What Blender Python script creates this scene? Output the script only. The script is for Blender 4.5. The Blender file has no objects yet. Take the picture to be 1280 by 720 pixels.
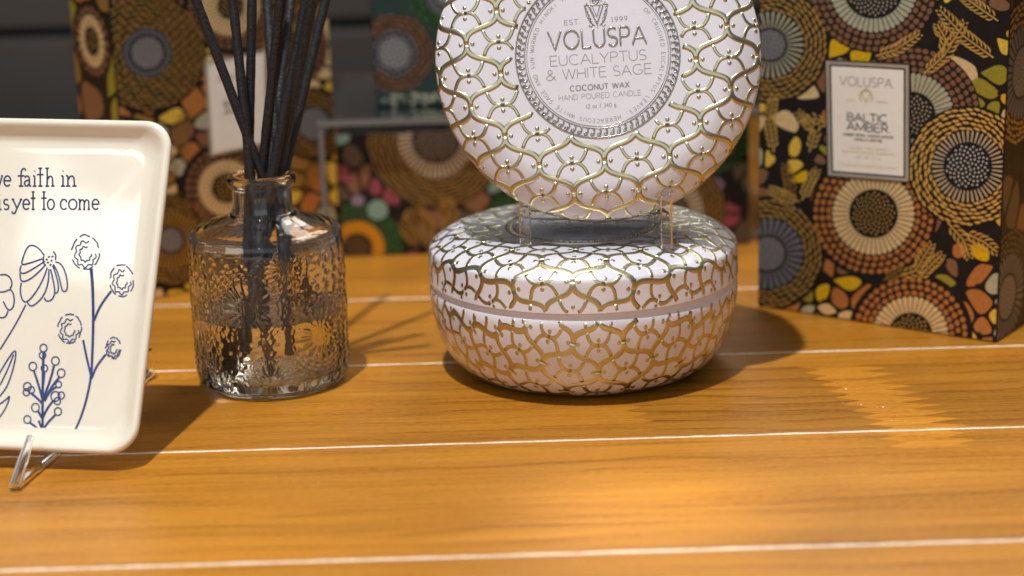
import bpy, math, random
import numpy as np
from mathutils import Vector, Matrix
pi = math.pi
random.seed(7)
sc = bpy.context.scene
COL = sc.collection

# ------------------------------------------------------------------ camera
CAM_H, FPX, PITCH, ROLL = 0.211, 2300.0, math.radians(15.5), math.radians(1.72)
F = np.array([0, math.cos(PITCH), -math.sin(PITCH)])
R0 = np.array([1.0, 0, 0]); U0 = np.array([0, math.sin(PITCH), math.cos(PITCH)])
RR = R0*math.cos(ROLL) - U0*math.sin(ROLL); UU = U0*math.cos(ROLL) + R0*math.sin(ROLL)
CP = np.array([0, 0, CAM_H])
cam = bpy.data.cameras.new('camera'); camo = bpy.data.objects.new('camera', cam); COL.objects.link(camo)
cam.sensor_width = 36; cam.lens = 36*FPX/1280; cam.clip_start = 0.02; cam.clip_end = 20
m = Matrix.Identity(4)
for i, v in enumerate((RR, UU, -F)):
    for j in range(3): m[j][i] = v[j]
m[2][3] = CAM_H
camo.matrix_world = m
cam.dof.use_dof = True; cam.dof.focus_distance = 0.628; cam.dof.aperture_fstop = 6.2
sc.camera = camo

# ------------------------------------------------------------------ world and lamps
W = bpy.data.worlds.new('World'); sc.world = W; W.use_nodes = True
nt = W.node_tree; bg = nt.nodes['Background']
tc = nt.nodes.new('ShaderNodeTexCoord'); sx = nt.nodes.new('ShaderNodeSeparateXYZ')
cr = nt.nodes.new('ShaderNodeValToRGB'); mr = nt.nodes.new('ShaderNodeMapRange')
mr.inputs[1].default_value = -1; mr.inputs[2].default_value = 1
nt.links.new(tc.outputs['Generated'], sx.inputs[0]); nt.links.new(sx.outputs[2], mr.inputs[0])
nt.links.new(mr.outputs[0], cr.inputs[0]); nt.links.new(cr.outputs[0], bg.inputs[0])
cr.color_ramp.elements[0].position = 0.40; cr.color_ramp.elements[0].color = (.05, .045, .04, 1)
cr.color_ramp.elements[1].position = 1.0; cr.color_ramp.elements[1].color = (.62, .66, .72, 1)
e = cr.color_ramp.elements.new(0.56); e.color = (.24, .24, .255, 1)
e = cr.color_ramp.elements.new(0.72); e.color = (.50, .52, .57, 1)
bg.inputs[1].default_value = 0.35

def lamp(name, kind, loc, target, energy, color=(1, 1, 1), **kw):
    l = bpy.data.lights.new(name, kind); l.energy = energy; l.color = color
    for k, v in kw.items(): setattr(l, k, v)
    o = bpy.data.objects.new(name, l); COL.objects.link(o); o.location = loc
    o.rotation_euler = (Vector(target)-Vector(loc)).to_track_quat('-Z', 'Y').to_euler()
    return o
KD = Vector((.125, .25, -.94)).normalized(); KT = Vector((0.0, .62, .05))
lamp('shelf_spotlight', 'SPOT', KT-KD*2.0, KT, 168, (1.0, .965, .90), shadow_soft_size=.026, spot_size=math.radians(70), spot_blend=.5)
lamp('front_fill_light', 'AREA', (-.35, -1.1, .75), (0, .6, .05), 7.0, (.93, .97, 1.0), shape='RECTANGLE', size=2.2, size_y=1.1)  # broad front fill, added so the gold foil has brightness to reflect
lamp('glass_back_fill', 'AREA', (.12, 1.18, .50), (.03, .5, .0), .45, (1, .93, .80), shape='RECTANGLE', size=.22, size_y=.14)  # unseen fill added behind the bottle to brighten its glass
lamp('table_patch_spot', 'SPOT', (.25, .95, 1.25), (.040, .505, 0), 62, (1, .98, .93), shadow_soft_size=.02, spot_size=math.radians(3.8), spot_blend=.8)  # narrow spot added to make the pale patch on the front boards
lamp('rear_fill_light', 'AREA', (.45, 1.25, 1.15), (.0, .62, .0), 7.5, (1, .97, .92), shape='RECTANGLE', size=.75, size_y=.45)  # large unseen fill, added for bright glass and softer shadows
sc.view_settings.view_transform = 'Standard'; sc.view_settings.look = 'None'
sc.view_settings.exposure = 0; sc.view_settings.gamma = 1
sc.cycles.use_denoising = True
sc.cycles.max_bounces = 16; sc.cycles.transmission_bounces = 14; sc.cycles.transparent_max_bounces = 12; sc.cycles.glossy_bounces = 5
sc.cycles.diffuse_bounces = 3
sc.cycles.caustics_refractive = True; sc.cycles.caustics_reflective = False
sc.cycles.sample_clamp_indirect = 25.0; sc.cycles.use_guiding = True; sc.cycles.use_surface_guiding = True; sc.cycles.guiding_training_samples = 64; sc.cycles.blur_glossy = 0.5

# ------------------------------------------------------------------ photo-to-place geometry
def ray(x, y): return F + RR*(x-640)/FPX + UU*(360-y)/FPX
def tab(x, y, z=0.0):
    d = ray(x, y); return CP + d*(z-CAM_H)/d[2]
def onp(x, y, P, n):
    d = ray(x, y); return CP + d*(np.dot(P-CP, n)/np.dot(d, n))
def proj(P):
    v = np.asarray(P)-CP; z = v@F; return 640+FPX*(v@RR)/z, 360-FPX*(v@UU)/z

_n = np.array([math.sin(math.radians(-8))*math.cos(math.radians(30)), -math.cos(math.radians(-8))*math.cos(math.radians(30)), math.sin(math.radians(30))])
for _i, (_px, _py, _sx, _sy, _e) in enumerate(((92, 290, .10, .085, .16), (150, 255, .012, .12, .03))):
    _p = onp(_px, _py, tab(60, 592), _n); _v = _p-CP; _v = _v/np.linalg.norm(_v); _r = _v-2*(_v@_n)*_n; _q = _p+_r*1.3
    lamp('plate_highlight_fill', 'AREA', tuple(_q), tuple(_p), _e, (1, .98, .94), shape='RECTANGLE', size=_sx, size_y=_sy)  # added area lights, placed so their reflections make the plate's glaze highlights

# ------------------------------------------------------------------ materials
def mat(name, col, rough=.5, metal=0, **kw):
    mm = bpy.data.materials.new(name); mm.use_nodes = True
    b = mm.node_tree.nodes['Principled BSDF']
    b.inputs['Base Color'].default_value = (*col, 1); b.inputs['Roughness'].default_value = rough
    b.inputs['Metallic'].default_value = metal
    for k, v in kw.items(): b.inputs[k.replace('_', ' ')].default_value = v
    return mm
def N(mm, t, **kw):
    n = mm.node_tree.nodes.new(t)
    for k, v in kw.items(): setattr(n, k, v)
    return n
def L(mm, a, b): mm.node_tree.links.new(a, b)
def noisy(mm, scale=200, amt=.12, bump=.0, bscale=400, dist=.0005, rough_amt=0):
    """gentle colour mottling, fine relief and uneven gloss on an existing plain material"""
    b = mm.node_tree.nodes['Principled BSDF']; c = b.inputs['Base Color'].default_value[:]
    t = N(mm, 'ShaderNodeTexCoord'); n = N(mm, 'ShaderNodeTexNoise'); n.inputs['Scale'].default_value = scale; n.inputs['Detail'].default_value = 6
    r = N(mm, 'ShaderNodeValToRGB'); L(mm, t.outputs['Object'], n.inputs['Vector']); L(mm, n.outputs[0], r.inputs[0])
    r.color_ramp.elements[0].position = .3; r.color_ramp.elements[1].position = .7
    r.color_ramp.elements[0].color = (*[x*(1-amt) for x in c[:3]], 1); r.color_ramp.elements[1].color = (*[min(1, x*(1+amt)) for x in c[:3]], 1)
    L(mm, r.outputs[0], b.inputs['Base Color'])
    if rough_amt:
        q = N(mm, 'ShaderNodeMapRange'); q.inputs[3].default_value = b.inputs['Roughness'].default_value-rough_amt
        q.inputs[4].default_value = b.inputs['Roughness'].default_value+rough_amt; L(mm, n.outputs[0], q.inputs[0]); L(mm, q.outputs[0], b.inputs['Roughness'])
    if bump:
        n2 = N(mm, 'ShaderNodeTexNoise'); n2.inputs['Scale'].default_value = bscale; L(mm, t.outputs['Object'], n2.inputs['Vector'])
        bp = N(mm, 'ShaderNodeBump'); bp.inputs['Strength'].default_value = bump; bp.inputs['Distance'].default_value = dist
        L(mm, n2.outputs[0], bp.inputs['Height']); L(mm, bp.outputs[0], b.inputs['Normal'])
    return mm

M = {}
M['lilac'] = noisy(mat('pale_lilac_enamel', (.73, .73, .82), .27, Coat_Weight=.35, Coat_Roughness=.06), 90, .025, rough_amt=.04)
M['gold'] = noisy(mat('pale_gold_foil', (.60, .565, .37), .31, 1), 160, .1, rough_amt=.06)
M['goldsilver'] = noisy(mat('silvery_gold_foil', (.50, .475, .40), .22, 1), 160, .1, rough_amt=.05)
M['ink'] = mat('grey_ink', (.30, .27, .27), .4)
M['goldink'] = mat('grey_gold_ink', (.42, .37, .30), .35, .5)
M['ceramic'] = noisy(mat('cream_glazed_ceramic', (.80, .755, .645), .13, Coat_Weight=.8, Coat_Roughness=.03), 40, .03, .05, 60, .001)
M['blue'] = noisy(mat('blue_underglaze', (.024, .046, .18), .3), 500, .35)
M['navy'] = noisy(mat('navy_underglaze', (.03, .04, .12), .3), 500, .3)
M['acrylic'] = mat('clear_acrylic', (.97, .98, .98), .02, 0, Transmission_Weight=1, IOR=1.45)
M['glass'] = mat('clear_bottle_glass', (.995, .997, .99), .008, 0, Transmission_Weight=1, IOR=1.47)
M['liquid'] = mat('pale_scent_oil', (.99, .97, .88), .0, 0, Transmission_Weight=1, IOR=1.38)
M['reed'] = noisy(mat('black_reed', (.014, .014, .017), .55), 900, .5, .6, 900, .0006)
M['wall'] = noisy(mat('charcoal_laminate', (.042, .039, .036), .5), 12, .12, .1, 300, .0003)
M['wallgap'] = mat('black_gap', (.008, .008, .008), .7)
M['card'] = noisy(mat('black_carton', (.008, .007, .007), .45, Specular_IOR_Level=.3), 200, .3)
M['white'] = noisy(mat('cream_card', (.80, .765, .70), .5), 300, .03)
M['silver'] = noisy(mat('silver_foil', (.66, .65, .59), .34, .75), 300, .08)
M['joint'] = noisy(mat('white_joint_filler', (.78, .68, .56), .6), 900, .25, .5, 1500, .0004)
def foil(name, col, metal=.55, rough=.36):
    g_ = sum(col)/3; col = tuple(min(.9, max(.002, (g_+(c-g_)*1.18)*1.16)) for c in col)
    M[name] = noisy(mat(name, col, rough, metal), 700, .16, rough_amt=.06); return M[name]
foil('copper_foil', (.44, .205, .085)); foil('brown_foil', (.21, .115, .07), .4); foil('olive_foil', (.30, .28, .06), .5)
foil('mustard_foil', (.66, .45, .07), .5); foil('mint_foil', (.46, .48, .37), .55); foil('sand_foil', (.70, .56, .33), .5)
foil('yellow_foil', (.68, .50, .12), .45); foil('goldgrain_foil', (.72, .50, .19), .65, .3); foil('silvergrain_foil', (.60, .55, .44), .65, .3)
foil('slate_foil', (.15, .16, .18), .45); foil('darkgrain_foil', (.10, .08, .06), .5); foil('orange_foil', (.50, .24, .05), .35)
foil('green_foil', (.035, .115, .04), .3); foil('rose_foil', (.24, .07, .09), .3); foil('lavender_foil', (.24, .18, .25), .3)
foil('teal_foil', (.22, .34, .31), .4); foil('amber_foil', (.42, .28, .10), .6); foil('petrol_foil', (.018, .038, .036), .2)
foil('ochre_foil', (.30, .19, .065), .5)

def wood_material():
    mm = bpy.data.materials.new('golden_varnished_pine'); mm.use_nodes = True
    b = mm.node_tree.nodes['Principled BSDF']
    def math_(op, a=None, c=None, v0=None, v1=None):
        n = N(mm, 'ShaderNodeMath', operation=op)
        if a is not None: L(mm, a, n.inputs[0])
        if c is not None: L(mm, c, n.inputs[1])
        if v0 is not None: n.inputs[0].default_value = v0
        if v1 is not None: n.inputs[1].default_value = v1
        return n.outputs[0]
    geo = N(mm, 'ShaderNodeNewGeometry'); sp = N(mm, 'ShaderNodeSeparateXYZ'); L(mm, geo.outputs['Position'], sp.inputs[0])
    X, Y = sp.outputs[0], sp.outputs[1]
    # finger-jointed lengths: a saw-tooth seam every so often, with its own tone on either side
    tooth = math_('PINGPONG', Y, v1=.0035)
    tooth = math_('MULTIPLY', tooth, v1=2.1)
    skew = math_('MULTIPLY', math_('SUBTRACT', Y, v1=FJ[4]+.045), v1=.22)
    def step(x0, y0, y1, sgn=1, k=1.0):
        t = math_('ADD', math_('MULTIPLY', tooth, v1=k), skew)
        a = math_('ADD', X, t); s = math_('GREATER_THAN', a, v1=x0)
        if sgn < 0: s = math_('SUBTRACT', c=s, v0=1.0)
        g = math_('GREATER_THAN', Y, v1=y0); l = math_('LESS_THAN', Y, v1=y1)
        return math_('MULTIPLY', s, math_('MULTIPLY', g, l))
    A = step(FJ[0], FJ[4], FJ[5]); Bm = step(FJ[1], FJ[4], FJ[5]); Cm = step(FJ[2], FJ[4], FJ[5], 1, 1.6)
    D = step(FJ[3], FJ[6], FJ[4]); E_ = step(FJ[3]+.022, FJ[6], FJ[4])
    # wavy stretched grain
    obi = N(mm, 'ShaderNodeObjectInfo')
    off = N(mm, 'ShaderNodeCombineXYZ'); L(mm, math_('MULTIPLY', obi.outputs['Random'], v1=13.0), off.inputs[0]); L(mm, math_('MULTIPLY', obi.outputs['Random'], v1=7.0), off.inputs[2])
    segs = N(mm, 'ShaderNodeCombineXYZ'); L(mm, math_('ADD', math_('MULTIPLY', A, v1=3.1), math_('MULTIPLY', Cm, v1=1.7)), segs.inputs[2])
    v = N(mm, 'ShaderNodeVectorMath', operation='ADD'); L(mm, geo.outputs['Position'], v.inputs[0]); L(mm, off.outputs[0], v.inputs[1])
    v2 = N(mm, 'ShaderNodeVectorMath', operation='ADD'); L(mm, v.outputs[0], v2.inputs[0]); L(mm, segs.outputs[0], v2.inputs[1])
    def grain(sx_, sy_, scale, det, dist=0):
        mp = N(mm, 'ShaderNodeMapping'); mp.inputs['Scale'].default_value = (sx_, sy_, 1); L(mm, v2.outputs[0], mp.inputs[0])
        n = N(mm, 'ShaderNodeTexNoise'); n.inputs['Scale'].default_value = scale; n.inputs['Detail'].default_value = det; n.inputs['Distortion'].default_value = dist
        L(mm, mp.outputs[0], n.inputs['Vector']); return n.outputs[0]
    g1 = grain(1.1, 30, 3.6, 6, .5); g2 = grain(3.2, 150, 5, 8, .25); g3 = grain(1, 4, 7, 3); g4 = grain(22, 260, 9, 4)
    mx = math_('ADD', math_('MULTIPLY', g1, v1=.24), math_('MULTIPLY', g2, v1=.30)); mx = math_('ADD', mx, math_('MULTIPLY', g4, v1=.12))
    # thin dark growth lines following the grain, and pores
    wv = grain(1.0, 3.0, 9, 3); wv2 = grain(5.0, 12.0, 9, 2); sy_ = N(mm, 'ShaderNodeSeparateXYZ'); L(mm, v2.outputs[0], sy_.inputs[0])
    ph = math_('ADD', math_('MULTIPLY', sy_.outputs[1], v1=118.0), math_('MULTIPLY', wv, v1=3.2)); ph = math_('ADD', ph, math_('MULTIPLY', wv2, v1=.45))
    ph = math_('ADD', ph, math_('MULTIPLY', obi.outputs['Random'], v1=5.0))
    ln1 = math_('POWER', math_('FRACT', ph), v1=4.0)
    g5 = grain(1.6, 14, 8, 3); am = N(mm, 'ShaderNodeMapRange'); L(mm, g5, am.inputs[0]); am.inputs[1].default_value = .36; am.inputs[2].default_value = .64; am.inputs[3].default_value = .12; am.inputs[4].default_value = .85
    ln1 = math_('MULTIPLY', ln1, math_('ADD', am.outputs[0], math_('MULTIPLY', math_('SUBTRACT', A, Bm), v1=.55)))
    spn = N(mm, 'ShaderNodeTexNoise'); spn.inputs['Scale'].default_value = 900; spn.inputs['Detail'].default_value = 2
    smp = N(mm, 'ShaderNodeMapping'); smp.inputs['Scale'].default_value = (.45, 1, 1); L(mm, geo.outputs['Position'], smp.inputs[0]); L(mm, smp.outputs[0], spn.inputs['Vector'])
    mx = math_('SUBTRACT', mx, math_('MULTIPLY', ln1, v1=.135)); mx = math_('ADD', mx, math_('MULTIPLY', math_('SUBTRACT', spn.outputs[0], v1=.5), v1=.24)); mx = math_('ADD', mx, v1=.098)
    r = N(mm, 'ShaderNodeValToRGB'); L(mm, mx, r.inputs[0])
    els = r.color_ramp.elements; els[0].position = .28; els[0].color = (.24, .084, .008, 1); els[1].position = .53; els[1].color = (.50, .215, .022, 1)
    q = els.new(.39); q.color = (.40, .157, .013, 1)
    tone = N(mm, 'ShaderNodeMapRange'); L(mm, g3, tone.inputs[0]); tone.inputs[1].default_value = .3; tone.inputs[2].default_value = .7; tone.inputs[3].default_value = .86; tone.inputs[4].default_value = 1.14
    pl = N(mm, 'ShaderNodeMapRange'); L(mm, obi.outputs['Random'], pl.inputs[0]); pl.inputs[3].default_value = .93; pl.inputs[4].default_value = 1.06
    t = math_('MULTIPLY', tone.outputs[0], pl.outputs[0])
    t = math_('MULTIPLY', t, math_('SUBTRACT', c=math_('MULTIPLY', A, v1=.22), v0=1.0))
    t = math_('MULTIPLY', t, math_('ADD', math_('MULTIPLY', Bm, v1=.55), v1=1.0))
    t = math_('MULTIPLY', t, math_('SUBTRACT', c=math_('MULTIPLY', Cm, v1=.30), v0=1.0))
    t = math_('MULTIPLY', t, math_('ADD', math_('MULTIPLY', D, v1=.35), v1=1.0))
    t = math_('MULTIPLY', t, math_('SUBTRACT', c=math_('MULTIPLY', E_, v1=.3), v0=1.0))
    sc_ = N(mm, 'ShaderNodeVectorMath', operation='SCALE'); L(mm, r.outputs[0], sc_.inputs[0]); L(mm, t, sc_.inputs['Scale'])
    L(mm, sc_.outputs[0], b.inputs['Base Color'])
    rg = N(mm, 'ShaderNodeMapRange'); L(mm, g2, rg.inputs[0]); rg.inputs[3].default_value = .26; rg.inputs[4].default_value = .42
    L(mm, rg.outputs[0], b.inputs['Roughness'])
    bp = N(mm, 'ShaderNodeBump'); bp.inputs['Strength'].default_value = .35; bp.inputs['Distance'].default_value = .0004
    L(mm, math_('ADD', g2, g4), bp.inputs['Height']); L(mm, bp.outputs[0], b.inputs['Normal'])
    b.inputs['Specular IOR Level'].default_value = .45
    return mm
a0 = tab(775, 540); a1 = tab(1040, 500); a2 = tab(1150, 500); a3 = tab(770, 570)
# joint x positions and the y band of the plank they lie in
FJ = [a0[0]+.006, tab(1066, 505)[0], tab(1128, 505)[0]+.008, tab(1085, 552)[0], tab(735, 549)[1], tab(735, 447.5)[1]-.018, tab(735, 549)[1]-.017]
M['wood'] = wood_material()

# ------------------------------------------------------------------ object helpers
def tag(o, label=None, cat=None, group=None, kind=None):
    if label: o['label'] = label
    if cat: o['category'] = cat
    if group: o['group'] = group
    if kind: o['kind'] = kind
    return o
def obj(name, me, parent=None, mats=None, smooth=None):
    o = bpy.data.objects.new(name, me); COL.objects.link(o)
    if mats and not me.materials:
        for x in (mats if isinstance(mats, (list, tuple)) else [mats]): me.materials.append(x)
    if smooth is not None and len(me.polygons):
        me.polygons.foreach_set('use_smooth', [True]*len(me.polygons))
        if smooth: me.set_sharp_from_angle(angle=math.radians(smooth))
    if parent: o.parent = parent
    return o
def empty(name, loc=(0, 0, 0), rot=(0, 0, 0)):
    o = bpy.data.objects.new(name, None); o.empty_display_size = .02; COL.objects.link(o); o.location = loc; o.rotation_euler = rot; return o
class MB:
    def __init__(s): s.v = []; s.f = []; s.m = []
    def add(s, vs, fs, mi=0):
        k = len(s.v); s.v += [tuple(x) for x in vs]; s.f += [tuple(i+k for i in f) for f in fs]; s.m += [mi]*len(fs)
    def mesh(s, name):
        me = bpy.data.meshes.new(name); me.from_pydata(s.v, [], s.f); me.polygons.foreach_set('material_index', s.m); me.update(); return me
    def box(s, c, d, mi=0, rot=None):
        vs = [Vector((x*d[0]/2, y*d[1]/2, z*d[2]/2)) for x in (-1, 1) for y in (-1, 1) for z in (-1, 1)]
        if rot is not None: vs = [rot @ v for v in vs]
        s.add([v+Vector(c) for v in vs], [(0, 1, 3, 2), (4, 6, 7, 5), (0, 4, 5, 1), (2, 3, 7, 6), (0, 2, 6, 4), (1, 5, 7, 3)], mi)
def bevel(o, w, seg=2, ang=30):
    b = o.modifiers.new('bevel', 'BEVEL'); b.width = w; b.segments = seg; b.limit_method = 'ANGLE'; b.angle_limit = math.radians(ang); return o
def lathe(profile, n=160, disp=None):
    mb = MB(); k = len(profile)
    V = []
    for i in range(n):
        a = 2*pi*i/n
        for j, (r, z) in enumerate(profile):
            rr = r + (disp(a, z, r) if disp else 0)
            V.append((rr*math.cos(a), rr*math.sin(a), z))
    Fc = [(i*k+j, ((i+1) % n)*k+j, ((i+1) % n)*k+j+1, i*k+j+1) for i in range(n) for j in range(k-1)]
    mb.add(V, Fc)
    return mb

# ------------------------------------------------------------------ strokes and lettering
def arc(cx, cy, rx, ry, a0, a1, n=12):
    return [(cx+rx*math.cos(math.radians(a0+(a1-a0)*i/n)), cy+ry*math.sin(math.radians(a0+(a1-a0)*i/n))) for i in range(n+1)]
G = {
 'A': (.82, [[(0, 0), (.41, 1)], [(.41, 1), (.82, 0)], [(.14, .34), (.68, .34)]]),
 'B': (.64, [[(.03, 0), (.03, 1)], [(.03, 1)]+arc(.36, .76, .22, .24, 90, -90)+[(.03, .52)], [(.03, .52)]+arc(.38, .26, .25, .26, 90, -90)+[(.03, 0)]]),
 'C': (.84, [arc(.46, .5, .43, .5, 48, 312, 18)]), 'D': (.78, [[(.03, 0), (.03, 1)], [(.03, 1)]+arc(.32, .5, .44, .5, 90, -90, 16)+[(.03, 0)]]),
 'E': (.62, [[(.03, 0), (.03, 1)], [(.03, 1), (.6, 1)], [(.03, .52), (.55, .52)], [(.03, 0), (.62, 0)]]),
 'F': (.58, [[(.03, 0), (.03, 1)], [(.03, 1), (.58, 1)], [(.03, .52), (.5, .52)]]),
 'G': (.88, [arc(.46, .5, .43, .5, 48, 340, 18), [(.88, .42), (.52, .42)]]),
 'H': (.74, [[(.03, 0), (.03, 1)], [(.71, 0), (.71, 1)], [(.03, .52), (.71, .52)]]),
 'I': (.1, [[(.05, 0), (.05, 1)]]), 'J': (.45, [[(.42, 1)]+arc(.22, .22, .2, .22, 0, -180)]),
 'K': (.68, [[(.03, 0), (.03, 1)], [(.64, 1), (.03, .4)], [(.25, .6), (.68, 0)]]),
 'L': (.56, [[(.03, 1), (.03, 0)], [(.03, 0), (.56, 0)]]),
 'M': (.9, [[(.03, 0), (.06, 1)], [(.06, 1), (.45, .1)], [(.45, .1), (.84, 1)], [(.84, 1), (.87, 0)]]),
 'N': (.76, [[(.03, 0), (.03, 1)], [(.03, 1), (.73, 0)], [(.73, 0), (.73, 1)]]),
 'O': (.94, [arc(.47, .5, .45, .5, 0, 360, 26)]), 'P': (.62, [[(.03, 0), (.03, 1)], [(.03, 1)]+arc(.36, .74, .24, .26, 90, -90)+[(.03, .48)]]),
 'Q': (.94, [arc(.47, .5, .45, .5, 0, 360, 26), [(.6, .25), (.9, -.05)]]),
 'R': (.66, [[(.03, 0), (.03, 1)], [(.03, 1)]+arc(.36, .74, .24, .26, 90, -90)+[(.03, .48)], [(.3, .48), (.66, 0)]]),
 'S': (.6, [arc(.3, .745, .26, .255, 35, 270, 14)+arc(.3, .245, .28, .245, 90, -145, 14)[1:]]),
 'T': (.68, [[(0, 1), (.68, 1)], [(.34, 1), (.34, 0)]]), 'U': (.72, [[(.03, 1), (.03, .34)]+arc(.36, .34, .33, .34, 180, 360, 14)+[(.69, 1)]]),
 'V': (.8, [[(0, 1), (.4, 0)], [(.4, 0), (.8, 1)]]), 'W': (1.12, [[(0, 1), (.28, 0)], [(.28, 0), (.56, 1)], [(.56, 1), (.84, 0)], [(.84, 0), (1.12, 1)]]),
 'X': (.74, [[(0, 0), (.72, 1)], [(0, 1), (.74, 0)]]), 'Y': (.72, [[(0, 1), (.36, .45)], [(.36, .45), (.72, 1)], [(.36, .45), (.36, 0)]]),
 '&': (.84, [[(.84, 0), (.2, .72)]+arc(.37, .79, .19, .21, 200, -20, 10)+[(.3, .5), (.08, .32)]+arc(.33, .24, .3, .24, 170, 300, 10)+[(.78, .42)]]),
 '-': (.36, [[(.02, .42), (.34, .42)]]), ',': (.12, [[(.06, .06), (.02, -.16)]]), '.': (.14, [[(.03, .05), (.11, .05)]]),
 '/': (.4, [[(0, -.05), (.4, 1.05)]]), ' ': (.34, []),
 '0': (.6, [arc(.3, .45, .27, .45, 0, 360, 18)]), '1': (.3, [[(.02, .75), (.16, .92)], [(.16, .92), (.16, 0)], [(.02, 0), (.3, 0)]]),
 '2': (.56, [arc(.28, .66, .24, .26, 165, -30, 10)+[(.04, 0)], [(.04, 0), (.56, 0)]]),
 '3': (.56, [arc(.26, .7, .22, .22, 150, -90, 10), arc(.26, .24, .27, .24, 90, -150, 10)]),
 '4': (.6, [[(.42, 0), (.42, .92)], [(.42, .92), (.02, .25)], [(.02, .25), (.6, .25)]]),
 '9': (.58, [arc(.29, .64, .25, .28, 0, 360, 14), [(.54, .64), (.5, .3), (.2, 0)]]),
 'o': (.56, [arc(.28, .3, .25, .3, 0, 360, 14)]), 'z': (.5, [[(.04, .6), (.46, .6)], [(.46, .6), (.04, 0)], [(.04, 0), (.48, 0)]]),
 'g': (.56, [arc(.28, .34, .23, .26, 0, 360, 14), [(.51, .6), (.51, -.1)]+arc(.28, -.1, .23, .18, 0, -150, 8)]),
}
def text_strokes(s, x0, x1, y0, h, wscale=None, track=None):
    """strokes for a line of lettering, fitted between x0 and x1, baseline y0, cap height h"""
    tr = .16 if track is None else track
    tot = sum(G[c][0] for c in s) + tr*(len(s)-1)
    k = (x1-x0)/tot; out = []; x = x0
    for c in s:
        for st in G[c][1]: out.append([(x+p[0]*k, y0+p[1]*h) for p in st])
        x += (G[c][0]+tr)*k
    return out
def text_circle(s, r, h, a_start, a_end):
    """lettering round a circle, clockwise, tops outward; angles in degrees"""
    out = []; n = len(s)
    for i, c in enumerate(s):
        a = math.radians(a_start+(a_end-a_start)*(i+.5)/n); w = G[c][0]
        for st in G[c][1]:
            q = []
            for px, py in st:
                aa = a-(px-w/2)*h*.92/r; q.append(((r+py*h)*math.cos(aa), (r+py*h)*math.sin(aa)))
            out.append(q)
    return out
def resample(p, step):
    p = [np.array(q, float) for q in p]; out = [p[0]]
    for a, b in zip(p[:-1], p[1:]):
        d = np.linalg.norm(b-a); n = max(1, int(math.ceil(d/step)))
        for i in range(1, n+1): out.append(a+(b-a)*i/n)
    return out
PROF = {'round': [(-1, -.1), (-.86, .5), (-.45, .9), (0, 1), (.45, .9), (.86, .5), (1, -.1)], 'flat': [(-1, -.5), (-.9, 1), (.9, 1), (1, -.5)], 'print': [(-1, 1), (1, 1)]}
def ribbon(mb, pts, w, M3, h, prof='round', mi=0, step=None, taper=(0, 0), closed=False):
    """sweep a small cross-section along a 2-D stroke and lay it on a surface with M3(x, y, height)"""
    if step: pts = resample(pts, step)
    P = [np.array(q, float) for q in pts]
    if len(P) < 2: return
    n = len(P); pr = PROF[prof]; V = []
    for i in range(n):
        a = P[max(0, i-1)]; b = P[min(n-1, i+1)]
        if closed and i in (0, n-1): a, b = P[-2], P[1]
        t = b-a; l = np.linalg.norm(t)
        if l < 1e-9: t = np.array([1., 0]); l = 1
        t = t/l; nn = np.array([-t[1], t[0]]); k = 1.0
        if taper[0] and i < taper[0]: k = .35+.65*i/taper[0]
        if taper[1] and n-1-i < taper[1]: k = min(k, .35+.65*(n-1-i)/taper[1])
        ww = (w(i/(n-1)) if callable(w) else w)*k/2
        for s, hh in pr: q = P[i]+nn*ww*s; V.append(M3(q[0], q[1], h*hh*min(1, k+.2)))
    m_ = len(pr)
    Fs = [(i*m_+j, (i+1)*m_+j, (i+1)*m_+j+1, i*m_+j+1) for i in range(n-1) for j in range(m_-1)]
    if prof != 'print' and not closed:
        Fs += [tuple(range(m_)), tuple(reversed(range((n-1)*m_, n*m_)))]
    mb.add(V, Fs, mi)
def dot(mb, x, y, r, M3, h, mi=0, dome=True, n=10, rx=None, rot=0):
    rx = rx or r; c, s = math.cos(rot), math.sin(rot)
    def ring(k, hh): return [M3(x+(rx*k*math.cos(2*pi*i/n))*c-(r*k*math.sin(2*pi*i/n))*s, y+(rx*k*math.cos(2*pi*i/n))*s+(r*k*math.sin(2*pi*i/n))*c, hh) for i in range(n)]
    if dome:
        V = ring(1, -.1*h)+ring(.8, .6*h)+ring(.4, .95*h)+[M3(x, y, h)]
        Fs = [(k*n+i, k*n+(i+1) % n, (k+1)*n+(i+1) % n, (k+1)*n+i) for k in range(2) for i in range(n)]+[(2*n+i, 2*n+(i+1) % n, 3*n) for i in range(n)]
    else: V = ring(1, h); Fs = [tuple(range(n))]
    mb.add(V, Fs, mi)

# ------------------------------------------------------------------ table top (setting)
table = empty('tabletop'); tag(table, kind='structure')
seams = [float(tab(735, y_)[1]) for y_ in (690.5, 549, 447.5, 366)]
seams = [seams[0]-.096]+seams+[seams[-1]+.096*(i+1) for i in range(4)]
seams = [y_ for y_ in seams if y_ < 1.10]
edges = [.29]+seams+[1.15]
gap = .0016
for y0, y1 in zip(edges[:-1], edges[1:]):
    mb = MB(); mb.box((0, (y0+y1)/2, -.009), (1.7, y1-y0-gap, .018)); o = obj('plank', mb.mesh('plank'), table, M['wood']); bevel(o, .0004, 2)
rng = random.Random(3)
for ys in seams:
    mb = MB(); n = 420; V = []
    for i in range(n+1):
        x = -.84+1.68*i/n
        jw = .00075+.00025*rng.random(); jz = -.0002+.00022*rng.random(); dy = .00012*math.sin(i*.9)+.0001*(rng.random()-.5)
        V += [(x, ys+dy-jw, jz-.0004), (x, ys+dy-jw*.5, jz), (x, ys+dy+jw*.5, jz), (x, ys+dy+jw, jz-.0004)]
    mb.add(V, [(4*i+j, 4*i+4+j, 4*i+5+j, 4*i+1+j) for i in range(n) for j in range(3)])
    obj('joint_filler', mb.mesh('joint_filler'), table, M['joint'], 0)
mb = MB(); rd = random.Random(9)
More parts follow.
